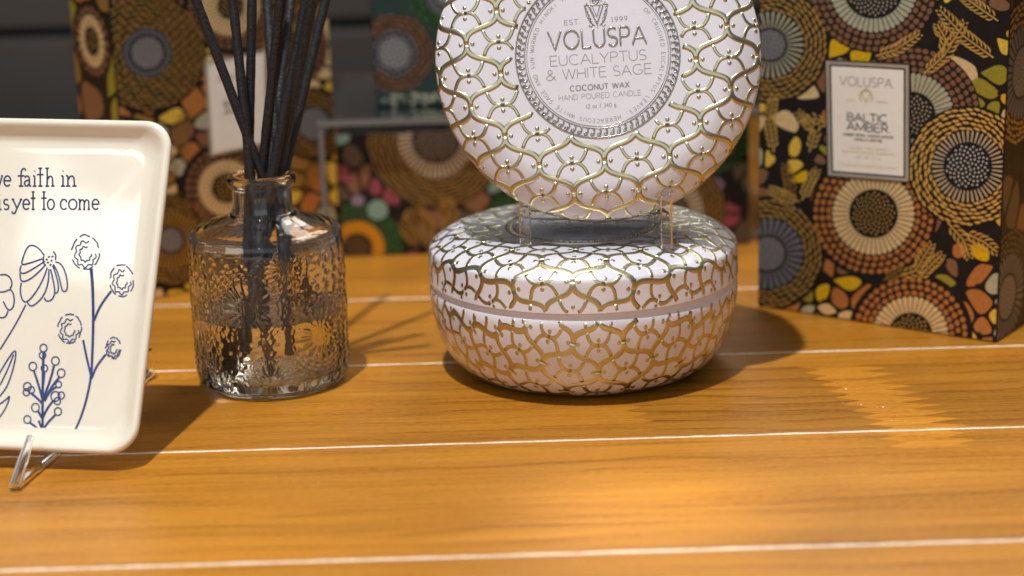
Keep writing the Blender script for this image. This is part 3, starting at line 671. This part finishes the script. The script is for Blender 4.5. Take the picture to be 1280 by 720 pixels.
bot = empty('diffuser_bottle', (bc[0], bc[1], .0002)); tag(bot, 'round clear embossed glass bottle half filled with pale scented oil', 'bottle')
ph0 = math.radians(0)
obj('glass', lathe(outer+inner, 420, relief).mesh('glass'), bot, M['glass'], 0)
zl = zat(340, 386)
liq = [(0, .00385), (BR_*.5, .00405), (BR_-wl-.003, .00465), (BR_-wl-.0006, .0060), (BR_-wl+.00015, .0086), (BR_-wl+.00015, zl*.5), (BR_-wl+.00015, zl+.0006), (BR_-wl-.0006, zl+.0001), (BR_-wl-.002, zl-.0001), (BR_*.5, zl-.0001), (0, zl-.0001)]
obj('liquid', lathe(liq, 128).mesh('liquid'), bot, M['liquid'], 50)

# reeds: (top px, px where it passes the bottle mouth, depth shift at top, thickness)
NP = np.array([bc[0], bc[1], 0.0])
reeds = [((245, 0), (326, 214), -.004, .0034, 'slim black reed leaning furthest left, its tip towards the left carton', -.002),
         ((291, 0), (313, 214), .002, .0034, 'black reed second from the left, crossing the leftmost one', -.0035),
         ((315, 0), (311, 214), .006, .0034, 'near-vertical black reed in front of the white carton label', .002),
         ((334, 0), (347, 214), .030, .0034, 'soft-focus upright black reed at the back middle of the fan', .0045),
         ((351, 0), (328, 214), -.006, .0036, 'thick dark black reed just right of the fan centre', -.001),
         ((364, 0), (337, 214), .032, .0034, 'blurred black reed behind the thickest pair', .005),
         ((383, 0), (341, 214), -.004, .0037, 'broad black reed leaning right, left one of the front pair', -.0045),
         ((391, 0), (349, 214), -.010, .0037, 'broad black reed leaning right, right one of the front pair', .001),
         ((407, 0), (356, 214), .018, .0034, 'blurred black reed leaning furthest right', .0045)]
for (tx, ty), (mx_, my_), dy, th, lab, my in reeds:
    a = onp(tx, ty, NP+np.array([0, dy, 0]), np.array([0, -1., 0])); b = onp(mx_, my_, NP+np.array([0, my, 0]), np.array([0, -1., 0]))
    a = Vector(a); b = Vector(b); d = (b-a).normalized()
    # keep the reed clear of the neck and let it run down until floor or side wall stops it
    c0 = Vector((bc[0], bc[1], 0)); best = None
    k = 0
    p = b.copy()
    while True:
        q_ = p+d*.0005
        if q_.z < .0062 or (q_.z < zs-.004 and math.hypot(q_.x-c0.x, q_.y-c0.y) > BR_-wl-th*.5-.0006): break
        p = q_
    top = a-d*.045
    L_ = (top-p).length; mbr = MB(); nseg = 60; V = []
    s1 = d.orthogonal().normalized(); s2 = d.cross(s1); rr_ = random.Random(int(tx))
    for i in range(nseg+1):
        o_ = -d*(L_*i/nseg); wob = th/2*(1+.05*rr_.uniform(-1, 1))
        V += [o_+s1*wob*math.cos(kk*pi/5)*(1+.04*rr_.uniform(-1, 1))+s2*wob*math.sin(kk*pi/5) for kk in range(10)]
    mbr.add(V, [(i*10+kk, (i+1)*10+kk, (i+1)*10+(kk+1) % 10, i*10+(kk+1) % 10) for i in range(nseg) for kk in range(10)]+[tuple(range(10)), tuple(reversed(range(nseg*10, nseg*10+10)))])
    o = obj('diffuser_reed', mbr.mesh('diffuser_reed'), None, M['reed'], 60); o.location = p; tag(o, lab, 'reed', 'black reeds standing in the glass bottle')

# ------------------------------------------------------------------ printed cartons
def clip(poly, x0, x1, y0, y1):
    for ax, v_, sg in ((0, x0, 1), (0, x1, -1), (1, y0, 1), (1, y1, -1)):
        out = []
        for i in range(len(poly)):
            a, b = poly[i-1], poly[i]; ia = (a[ax]-v_)*sg >= 0; ib = (b[ax]-v_)*sg >= 0
            if ia != ib:
                t = (v_-a[ax])/(b[ax]-a[ax]); out.append((a[0]+(b[0]-a[0])*t, a[1]+(b[1]-a[1])*t))
            if ib: out.append(b)
        poly = out
        if len(poly) < 3: return []
    return poly
class Art:
    """flat foil print on one face: shapes in face units (photo pixels), laid with M3(x, y, height)"""
    def __init__(s, M3, rect, mats, LH=.00003): s.M3 = M3; s.rect = rect; s.mb = MB(); s.mats = mats; s.LH = LH
    def mi(s, name):
        if name not in s.mats: s.mats.append(name)
        return s.mats.index(name)
    def poly(s, pts, colr, layer):
        p = clip(pts, *s.rect)
        if len(p) < 3: return
        s.mb.add([s.M3(x, y, s.LH*layer) for x, y in p], [tuple(range(len(p)))], s.mi(colr))
    def ell(s, x, y, rx, ry, rot, colr, layer, n=10):
        c, q_ = math.cos(rot), math.sin(rot)
        s.poly([(x+rx*math.cos(2*pi*i/n)*c-ry*math.sin(2*pi*i/n)*q_, y+rx*math.cos(2*pi*i/n)*q_+ry*math.sin(2*pi*i/n)*c) for i in range(n)], colr, layer)
    def flower(s, x, y, rd, rp, ro_, spec, rg, base=2):
        """spec: dict(disc, dots, petal, ring, kind)"""
        B = base
        s.ell(x, y, ro_+2, ro_+2, 0, 'card', B, 48)
        k = spec.get('ringkind', 'pebble')
        step = 8.1 if k == 'pebble' else 5.8
        r = rp+step*.5; row = 0
        while r < ro_:
            ln = 9.5 if k == 'pebble' else 9.0
            n_ = max(8, int(2*pi*r/ln)); off = (row % 2)*.5
            for i in range(n_):
                a = 2*pi*(i+off)/n_+rg.uniform(-.01, .01)
                if k == 'pebble': s.ell(x+r*math.cos(a), y+r*math.sin(a), 3.45*rg.uniform(.88, 1.04), 4.0*rg.uniform(.88, 1.04), a, spec['ring'], B+1, 9)
                else:
                    rr2 = r+1.0*math.sin(i*1.7); s.ell(x+rr2*math.cos(a), y+rr2*math.sin(a), 1.7, 4.5, a+.18, spec['ring'], B+1, 8)
            r += step; row += 1
        n_ = spec.get('np', int(2*pi*rp/7.4)); pw = spec.get('pw', .40)
        for i in range(n_):
            a = 2*pi*i/n_; dr_ = np.array([math.cos(a), math.sin(a)]); tn = np.array([-dr_[1], dr_[0]]); w0 = 2*pi*rd/n_*pw; w1 = 2*pi*rp/n_*pw; c = np.array([x, y])
            pts = [c+dr_*(rd+2.5)-tn*w0, c+dr_*(rp-w1)-tn*w1, c+dr_*(rp-.3*w1)-tn*w1*.7, c+dr_*rp, c+dr_*(rp-.3*w1)+tn*w1*.7, c+dr_*(rp-w1)+tn*w1, c+dr_*(rd+2.5)+tn*w0]
            s.poly([tuple(p) for p in pts], spec['petal'], B+1)
        if spec.get('disc'): s.ell(x, y, rd, rd, 0, spec['disc'], B+1, 36)
        n_ = int(rd*rd/(spec.get('dd', 2.9)**2))
        for i in range(n_):
            r = rd*.96*math.sqrt((i+.5)/n_); a = i*2.39996; s.ell(x+r*math.cos(a), y+r*math.sin(a), spec.get('ds', 1.25), spec.get('ds', 1.25), 0, spec['dots'], B+2, 6)
    def sprig(s, pts, colr, ln=11, base=2, w=1.25, gapd=7.6):
        P = resample(pts, gapd); s_under = []
        for i, p in enumerate(P):
            d = P[min(i+1, len(P)-1)]-P[max(i-1, 0)]; d = d/(np.linalg.norm(d)+1e-9); nn = np.array([-d[1], d[0]]); t = i/max(1, len(P)-1)
            l_ = ln*math.sin(pi*(.15+.8*t))**.7
            for sg in (-1, 1):
                if i == 0: continue
                c = [p+nn*sg*2.4, p+d*l_*.42+nn*sg*(2.4+l_*.42), p+d*l_*1.0+nn*sg*(2.4+l_*.62)]
                u = c[2]-c[0]; u = u/np.linalg.norm(u); v_ = np.array([-u[1], u[0]])
                s.poly([tuple(c[0]-v_*w*.5), tuple(c[1]-v_*w-u*0), tuple(c[2]-v_*w*.3), tuple(c[2]+v_*w*.3), tuple(c[1]+v_*w), tuple(c[0]+v_*w*.5)], colr, base+1)
            if i: 
                q0 = P[i-1]; u = (p-q0)/np.linalg.norm(p-q0); v_ = np.array([-u[1], u[0]]); s.poly([tuple(q0-v_*.9), tuple(p-v_*.9), tuple(p+v_*.9), tuple(q0+v_*.9)], colr, base+1)
    def pebbles(s, pal, sp, rg, holes, gapw=3.2, rect=None):
        x0, x1, y0, y1 = rect or s.rect; pts = []
        tries = 0
        area = (x1-x0)*(y1-y0); want = int(area/(sp*sp))
        while len(pts) < want and tries < want*60:
            tries += 1; p = (rg.uniform(x0-sp, x1+sp), rg.uniform(y0-sp, y1+sp))
            if all((p[0]-a[0])**2+(p[1]-a[1])**2 > (sp*.62)**2 for a in pts): pts.append(p)
        for i, p in enumerate(pts):
            if any(((p[0]-h[0])**2+(p[1]-h[1])**2) < h[2]**2 for h in holes): continue
            near = sorted(((a[0]-p[0])**2+(a[1]-p[1])**2, a) for a in pts if a != p)[:10]
            poly = [(p[0]-sp, p[1]-sp), (p[0]+sp, p[1]-sp), (p[0]+sp, p[1]+sp), (p[0]-sp, p[1]+sp)]
            for d2, a in near:
                mx2, my2 = (a[0]+p[0])/2, (a[1]+p[1])/2; nx, ny = a[0]-p[0], a[1]-p[1]; l_ = math.hypot(nx, ny); nx /= l_; ny /= l_
                mx2 -= nx*gapw/2; my2 -= ny*gapw/2; out = []
                for k in range(len(poly)):
                    A_, B_ = poly[k-1], poly[k]; da = (A_[0]-mx2)*nx+(A_[1]-my2)*ny; db = (B_[0]-mx2)*nx+(B_[1]-my2)*ny
                    if (da <= 0) != (db <= 0): t = da/(da-db); out.append((A_[0]+(B_[0]-A_[0])*t, A_[1]+(B_[1]-A_[1])*t))
                    if db <= 0: out.append(B_)
                poly = out
                if len(poly) < 3: break
            if len(poly) < 3: continue
            for _ in range(2):
                o_ = []
                for k in range(len(poly)):
                    A_, B_ = poly[k], poly[(k+1) % len(poly)]; o_ += [(A_[0]*.76+B_[0]*.24, A_[1]*.76+B_[1]*.24), (A_[0]*.24+B_[0]*.76, A_[1]*.24+B_[1]*.76)]
                poly = o_
            s.poly(poly, rg.choice(pal), 1)
            if rg.random() < .35:    # small bite out of a pebble's edge
                k = rg.randrange(len(poly)); s.ell(poly[k][0], poly[k][1], 2.6, 2.0, 0, 'card', 2, 8)
    def build(s, name, parent):
        return obj(name, s.mb.mesh(name), parent, [M[x] for x in s.mats])

def carton(name, BLp, ang, width, depth, height, label, cat='carton'):
    """box standing on z0, front-left-bottom corner BLp, front edge running along ang"""
    o = empty(name, tuple(BLp), (0, 0, ang)); tag(o, label, cat)
    mb = MB(); mb.box((width/2, depth/2, height/2), (width, depth, height)); b = obj('shell', mb.mesh('shell'), o, M['card']); bevel(b, .0005, 2)
    return o, b
def face_map(o, n_axis='front'):
    """photo pixel -> local point on the front face of carton o"""
    ang = o.rotation_euler[2]; P0 = np.array(o.location); n_ = np.array([math.sin(ang), -math.cos(ang), 0]); ex_ = np.array([math.cos(ang), math.sin(ang), 0])
    def M3(x, y, h):
        p = onp(x, y, P0, n_)-P0; return (float(p@ex_), -.00002-h, float(p[2]))
    return M3
def lin_map(w, h_, W_, H_, side=None, width=0, depth=0):
    """flat face units -> local point; side 'left' or 'right' face of the carton"""
    def M3(x, y, h):
        u = x/W_*w; z = h_*(1-y/H_)
        if side == 'right': return (width+.00002+h, u, z)
        if side == 'left': return (-.00002-h, depth-u, z)
        if side == 'top': return (u, w*0+depth*(1-y/H_), height_top+h)
        return (u, -.00002-h, z)
    return M3
PALN = ['copper_foil', 'copper_foil', 'copper_foil', 'brown_foil', 'olive_foil', 'mustard_foil', 'mint_foil', 'sand_foil', 'brown_foil', 'yellow_foil']
sunA = dict(dots='goldgrain_foil', petal='sand_foil', ring='copper_foil'); sunB = dict(dots='silvergrain_foil', petal='mint_foil', ring='brown_foil')
sunW = dict(dots='white', petal='silvergrain_foil', ring='goldgrain_foil', ringkind='grain', np=44, pw=.2, ds=1.15, dd=3.0)
sunG = dict(disc='slate_foil', dots='silver', petal='slate_foil', ring='amber_foil', ringkind='grain', np=30, pw=.33, ds=.8)

# --- right carton in near focus
bl, br2 = tab(947, 383), tab(1245, 429); bl[2] = br2[2] = 0
wd = float(np.linalg.norm(br2-bl)); an = math.atan2(br2[1]-bl[1], br2[0]-bl[0])
HB = .155
rc, rb2 = carton('gift_carton', (bl[0], bl[1], .0002), an, wd, .095, HB, 'black carton with gold foil flowers and readable white label, right of the tins')
M3r = face_map(rc)
# wide photo-pixel rectangle; trimmed afterwards to the real face by a local clip
class FaceArt(Art):
    def __init__(s, M3, w, h, mats, LH=.00003): super().__init__(M3, (-9999, 9999, -9999, 9999), mats, LH); s.w = w; s.h = h
    def poly(s, pts, colr, layer):
        q_ = [s.M3(x, y, s.LH*layer) for x, y in pts]
        y_ = q_[0][1]; c = clip([(p[0], p[2]) for p in q_], .0004, s.w-.0004, .0004, s.h-.0004)
        if len(c) < 3: return
        s.mb.add([(a, y_, b) for a, b in c], [tuple(range(len(c)))], s.mi(colr))
rg = random.Random(11)
art = FaceArt(M3r, wd, HB, ['card'])
FL = [(963, 56, 19, 42, 72, dict(sunG, disc='slate_foil', petal='mint_foil', pw=.22, np=34)), (1092, -14, 35, 55, 78, sunB), (1140, 144, 27, 53, 84, sunB), (1210, 208, 28, 45, 74, sunW),
      (1092, 267, 28, 52, 78, sunA), (960, 317, 21, 45, 70, sunG), (1138, 418, 25, 48, 76, sunA), (1240, -80, 25, 48, 74, sunA), (965, -110, 25, 48, 74, sunB), (1130, -150, 25, 48, 70, sunW)]
sprigs = [([(1242, 72), (1205, 45), (1175, 12)], 12), ([(1155, 92), (1180, 70), (1206, 28)], 10), ([(1178, 70), (1183, 50), (1172, 30)], 10), ([(1095, 70), (1120, 62), (1150, 42)], 9), ([(1248, 26), (1225, 10), (1200, -8)], 10), ([(968, 190), (962, 150), (968, 120)], 9), ([(1012, 190), (1020, 165), (998, 140)], 8), ([(1040, 158), (1020, 148), (1000, 150)], 6),
          ([(985, 262), (988, 232), (982, 205)], 9), ([(1003, 250), (1012, 228), (1022, 212)], 8), ([(1000, 252), (978, 244), (962, 236)], 8), ([(1185, 278), (1205, 300), (1212, 322)], 10), ([(1205, 290), (1230, 302), (1247, 315)], 10), ([(1125, 345), (1145, 338), (1165, 305)], 10), ([(1148, 350), (1160, 335), (1178, 318)], 9), ([(1105, 350), (1118, 342), (1130, 335)], 7)]
holes = [(f[0], f[1], f[4]-4) for f in FL]+[(p[0], p[1], l_*1.15) for s_, l_ in sprigs for p in resample(s_, 8)]
art.pebbles(PALN, 21, rg, holes, 3.8, rect=(935, 1262, -330, 440))
for f in FL: art.flower(*f, rg, base=2 if f[5] is not sunW else 5)
for s_, l_ in sprigs: art.sprig(s_, rg.choice(['goldgrain_foil', 'goldgrain_foil', 'ochre_foil']), l_, base=8)
art.build('foil_print', rb2)
# label: black surround, foil frame, cream card with lettering
lab = [(1033, 75.5), (1137, 81), (1136.5, 227), (1036, 219)]
def lerpq(u, v_):
    a = np.array(lab[0])*(1-u)+np.array(lab[1])*u; b = np.array(lab[3])*(1-u)+np.array(lab[2])*u; return a*(1-v_)+b*v_
def lmap(h0):
    def f(x, y, h): p = lerpq(x/104, y/146); return M3r(p[0], p[1], h0+h)
    return f
def quad_frame(mp, ins0, ins1, z):
    m2 = MB(); o1 = [(ins0, ins0), (104-ins0, ins0), (104-ins0, 146-ins0), (ins0, 146-ins0)]; o2 = [(ins1, ins1), (104-ins1, ins1), (104-ins1, 146-ins1), (ins1, 146-ins1)]
    m2.add([mp(x, y, z) for x, y in o1+o2], [(i, (i+1) % 4, 4+(i+1) % 4, 4+i) for i in range(4)]); return m2
m2 = MB(); m2.add([lmap(0)(x, y, .0005) for x, y in ((-1.5, -1.5), (105.5, -1.5), (105.5, 147.5), (-1.5, 147.5))]+[lmap(0)(x, y, 0) for x, y in ((-1.5, -1.5), (105.5, -1.5), (105.5, 147.5), (-1.5, 147.5))], [(0, 1, 2, 3)]+[(i, 4+i, 4+(i+1) % 4, (i+1) % 4) for i in range(4)])
lb = obj('label', m2.mesh('label'), rc, M['card'])
obj('label_frame', quad_frame(lmap(.0005), .2, 4.4, .00008).mesh('label_frame'), lb, M['silver'])
m2 = MB(); m2.add([lmap(.0005)(x, y, .00006) for x, y in ((6.6, 6.6), (97.4, 6.6), (97.4, 139.4), (6.6, 139.4))], [(0, 1, 2, 3)]); obj('label_card', m2.mesh('label_card'), lb, M['white'])
mb = MB(); LM = lmap(.0005)
def lt(s_, x0, x1, base, h, w, mi, tr=.16):
    for st_ in text_strokes(s_, x0, x1, 0, h, track=tr): ribbon(mb, [(a, base-b) for a, b in st_], w, LM, .00010, 'print', mi, step=4)
lt('VOLUSPA.', 17, 86, 30, 11.5, 1.25, 0); lt('BALTIC', 26, 77, 74.5, 10, 1.7, 2, .12); lt('AMBER.', 25, 81, 86.5, 10, 1.7, 2, .12)
lt('EST.', 25, 37, 50, 2.6, .55, 1); lt('1999', 63, 77, 50, 2.6, .55, 1)
lt('AMBER RESIN, SANDALWOOD', 20, 84, 93.5, 3.0, .8, 2, .2); lt('VANILLA ORCHID', 34, 70, 99, 3.0, .8, 2, .2)
lt('COCONUT WAX CANDLE', 28, 76, 109.5, 3.0, .5, 1, .2); lt('AND HAND POURED FRAGRANCE', 18, 87, 115, 3.0, .5, 1, .2); lt('NET WT 12 oz', 36, 68, 121, 2.8, .5, 1, .2); lt('LUXURIOUS COCONUT WAX CANDLE', 15, 90, 132, 3.0, .5, 1, .3)
for st_, w_ in (([(44, 37), (50, 50)], 1.6), ([(50, 50), (56, 37)], 1.3), (arc(50, 43, 8.5, 8.5, 130, 410, 16), 1.3), (arc(50, 34.5, 2.6, 2.6, 0, 360, 10), .8), (arc(50, 43, 6.5, 9.5, 160, 380, 12), 1.0)): ribbon(mb, st_, w_, LM, .00012, 'print', 1, step=3)
obj('label_lettering', mb.mesh('label_lettering'), lb, [M['ink'], foil('pale_gold_ink', (.62, .58, .34), .4), mat('dark_ink', (.13, .12, .13), .4)])
# side face print
def side_art(o, shell, side, depth, h_, width, seed, flowers, pal=PALN, H_=400):
    W_ = H_*depth/h_; rg2 = random.Random(seed); a = Art(lin_map(depth, h_, W_, H_, side, width, depth), (1, W_-1, 1, H_-1), ['card'])
    a.pebbles(pal, 25, rg2, [(f[0]*W_, f[1]*H_, f[4]-4) for f in flowers], 4.2)
    for f in flowers: a.flower(f[0]*W_, f[1]*H_, f[2], f[3], f[4], f[5], rg2)
    a.build('foil_print', shell)
side_art(rc, rb2, 'right', .095, HB, wd, 4, [(.15, .35, 24, 46, 70, sunG), (.75, .15, 24, 48, 72, dict(sunG, ring='brown_foil')), (.7, .62, 26, 50, 76, sunG), (.1, .9, 22, 44, 66, dict(sunG, ring='darkgrain_foil'))], ['darkgrain_foil', 'brown_foil', 'card', 'darkgrain_foil', 'slate_foil'])

# --- left carton, out of focus, turned the other way
an2 = math.radians(39)
p0 = tab(215, 369.5); ex2 = np.array([math.cos(an2), math.sin(an2), 0])
def solve_x(px, z):
    lo, hi = -.2, .3
    for _ in range(50):
        mid = (lo+hi)/2
        if proj(p0+ex2*mid+np.array([0, 0, z]))[0] < px: lo = mid
        else: hi = mid
    return lo
sL, sR = solve_x(138, .12), solve_x(409, .12)
blL = p0+ex2*sL; w2 = sR-sL
lcn, lsh = carton('gift_carton', (blL[0], blL[1], .0002), an2, w2, .036, .20, 'blurred foil-flowered carton behind the glass bottle, standing on the table')
M3l = face_map(lcn); rg = random.Random(23)
art = FaceArt(M3l, w2, .20, ['card'])
PALB = ['copper_foil', 'copper_foil', 'sand_foil', 'mint_foil', 'ochre_foil', 'yellow_foil', 'brown_foil']
gA = dict(disc='slate_foil', dots='silver', petal='slate_foil', ring='ochre_foil', ringkind='grain', np=34, pw=.3, ds=.9)
gB = dict(disc='slate_foil', dots='silver', petal='ochre_foil', ring='ochre_foil', ringkind='grain', np=40, pw=.3, ds=.9)
cB = dict(dots='goldgrain_foil', petal='sand_foil', ring='brown_foil')
FL = [(184, 66, 20, 31, 72, gA), (288, 8, 14, 38, 58, cB), (392, 155, 20, 24, 44, gB), (213, 300, 15, 38, 56, gB), (283, 235, 16, 36, 56, cB), (300, 350, 20, 40, 60, gA), (360, 60, 18, 34, 48, dict(cB, petal='ochre_foil')), (150, 200, 18, 36, 54, cB), (140, -60, 22, 42, 66, cB), (230, -90, 22, 42, 66, gA), (360, -60, 22, 42, 66, gB)]
art.pebbles(PALB, 23, rg, [(f[0], f[1], f[4]-4) for f in FL], 3.5, rect=(120, 420, -200, 420))
for f in FL: art.flower(*f, rg)
for s_ in ([(230, 200), (222, 165), (235, 138)], [(205, 240), (212, 215), (206, 190)], [(355, 250), (345, 215), (360, 185)], [(380, 240), (386, 220), (400, 205)]): art.sprig(s_, 'ochre_foil', 11, base=6)
art.build('foil_print', lsh)
lab = [(255, 78), (332, 62), (334, 180), (262, 196)]
m2 = MB(); c4 = [(255, 78), (332, 62), (334, 180), (262, 196)]
m2.add([M3l(x, y, .0006) for x, y in c4]+[M3l(x, y, 0) for x, y in c4], [(0, 1, 2, 3)]+[(i, 4+i, 4+(i+1) % 4, (i+1) % 4) for i in range(4)]); lb = obj('label', m2.mesh('label'), lcn, M['silver'])
m2 = MB(); c5 = [(258.5, 81), (329, 66), (331, 177), (265, 192)]; m2.add([M3l(x, y, .0007) for x, y in c5], [(0, 1, 2, 3)]); obj('label_card', m2.mesh('label_card'), lb, M['white'])
mb = MB(); M3r_keep = M3r; M3r = M3l; LM = lmap(.0007)
lt('VOLUSPA.', 20, 84, 34, 10, 1.3, 0); lt('BALTIC', 28, 76, 74, 9, 1.7, 0); lt('AMBER', 28, 76, 86, 9, 1.7, 0)
obj('label_lettering', mb.mesh('label_lettering'), lb, M['ink']); M3r = M3r_keep
side_art(lcn, lsh, 'left', .036, .20, w2, 8, [(.5, .45, 10, 24, 34, cB), (.5, .85, 10, 24, 36, gB)], ['copper_foil', 'ochre_foil', 'olive_foil', 'brown_foil'], 420)

M['edge'] = mat('lit_acrylic_edge', (.26, .26, .245), .35, Transmission_Weight=.35)  # pale tone stands in for light caught along the sheet edges
# --- clear acrylic riser with a wide printed carton under it and a dark green carton on top
rl, rr_ = tab(408, 323), tab(960, 315)
YF = float((rl[1]+rr_[1])/2); XL, XR = float(rl[0]), float(rr_[0])
ZT = float(onp(480, 148, np.array([0, YF, 0]), np.array([0, -1., 0]))[2])
ris = empty('acrylic_riser', ((XL+XR)/2, YF, 0)); tag(ris, 'clear acrylic riser shelf at the back covering the colourful carton', 'riser')
RD = .13; Wd = XR-XL
for nm, c, d in (('top_sheet', (0, RD/2, ZT-.0015), (Wd, RD, .003)), ('side_sheet', (-Wd/2+.0015, RD/2, (ZT-.003)/2), (.003, RD, ZT-.0034)), ('side_sheet', (Wd/2-.0015, RD/2, (ZT-.003)/2), (.003, RD, ZT-.0034))):
    m2 = MB(); m2.box(c, d); bevel(obj(nm, m2.mesh(nm), ris, M['acrylic']), .0004, 2)
for nm, c, d in (('lit_edge_strip', (0, -.0006, ZT-.0015), (Wd, .0009, .0026)), ('lit_edge_strip', (-Wd/2+.0015, -.0006, (ZT-.0035)/2), (.0022, .0009, ZT-.004))):  # added strips that make the riser's front edges look lit
    m2 = MB(); m2.box(c, d); obj(nm, m2.mesh(nm), ris, M['edge'])
WC = Wd-.014; HC = ZT-.008
wc, wsh = carton('wide_carton', (XL+.007, YF+.008, .0002), 0, WC, .10, HC, 'low wide carton with orange, green and brown flowers under the clear riser')
H_ = 170.; W_ = H_*WC/HC; rg = random.Random(31)
art = Art(lin_map(WC, HC, W_, H_), (1, W_-1, 1, H_-1), ['card'])
gO = dict(dots='amber_foil', petal='orange_foil', ring='green_foil', ringkind='pebble', pw=.48); big = dict(dots='silvergrain_foil', petal='silvergrain_foil', ring='ochre_foil', ringkind='grain', pw=.3)
FL = [(22, 158, 18, 38, 66, gO), (135, 12, 30, 52, 92, big), (250, 150, 20, 40, 66, gO), (330, 30, 22, 44, 70, dict(gO, ring='rose_foil', petal='lavender_foil')), (450, 120, 22, 44, 72, big), (505, 20, 18, 34, 50, gO)]
art.pebbles(['rose_foil', 'lavender_foil', 'teal_foil', 'brown_foil', 'darkgrain_foil', 'green_foil', 'brown_foil', 'darkgrain_foil', 'card', 'darkgrain_foil', 'card', 'brown_foil', 'darkgrain_foil', 'slate_foil'], 22, rg, [(f[0], f[1], f[4]-4) for f in FL], 4)
for f in FL: art.flower(*f, rg)
art.ell(52, 106, 14, 14, 0, 'teal_foil', 7, 16); art.ell(26, 92, 9, 8, 0, 'lavender_foil', 7, 12); art.ell(14, 62, 10, 6, 0, 'rose_foil', 7, 12)
for s_ in ([(120, 165), (118, 130), (105, 105)], [(140, 150), (150, 120), (145, 95)], [(105, 160), (92, 135), (98, 110)]): art.sprig(s_, 'ochre_foil', 14, base=7, w=2.0)
art.build('foil_print', wsh)
gp = np.array([0, YF+.03, 0]); gy = np.array([0, -1., 0])
gl, gr = onp(470, 140, gp, gy), onp(590, 140, gp, gy)
WG = float(gr[0]-gl[0])
gc, gsh = carton('dark_green_carton', (float(gl[0]), YF+.03, ZT+.0002), 0, WG, .045, .085, 'small dark green carton with a grey flower standing on the clear riser')
H_ = 200.; W_ = H_*WG/.085; art = Art(lin_map(WG, .085, W_, H_), (1, W_-1, 1, H_-1), ['petrol_foil', 'card']); rg = random.Random(2)
art.poly([(1, 1), (W_-1, 1), (W_-1, H_-1), (1, H_-1)], 'petrol_foil', 0)
fy = H_*(1-.32); fl = dict(disc='slate_foil', dots='silver', petal='slate_foil', ring='brown_foil', ringkind='grain', pw=.35)
art.flower(W_*.22, H_-58, 18, 25, 40, fl, rg)
art.flower(W_*.8, H_-120, 14, 25, 40, dict(fl, ring='green_foil'), rg); 
for i in range(26): art.ell(rg.uniform(8, W_-8), rg.uniform(H_-12, H_-3), rg.uniform(2, 4), rg.uniform(1.5, 3), rg.uniform(0, 3), 'mint_foil', 6, 8)
for i in range(46): art.ell(rg.uniform(8, W_-8), H_-rg.uniform(128, 158), rg.uniform(2, 5), rg.uniform(1.5, 4), rg.uniform(0, 3), rg.choice(['silver', 'mint_foil', 'slate_foil']), 6, 8)
art.build('foil_print', gsh)
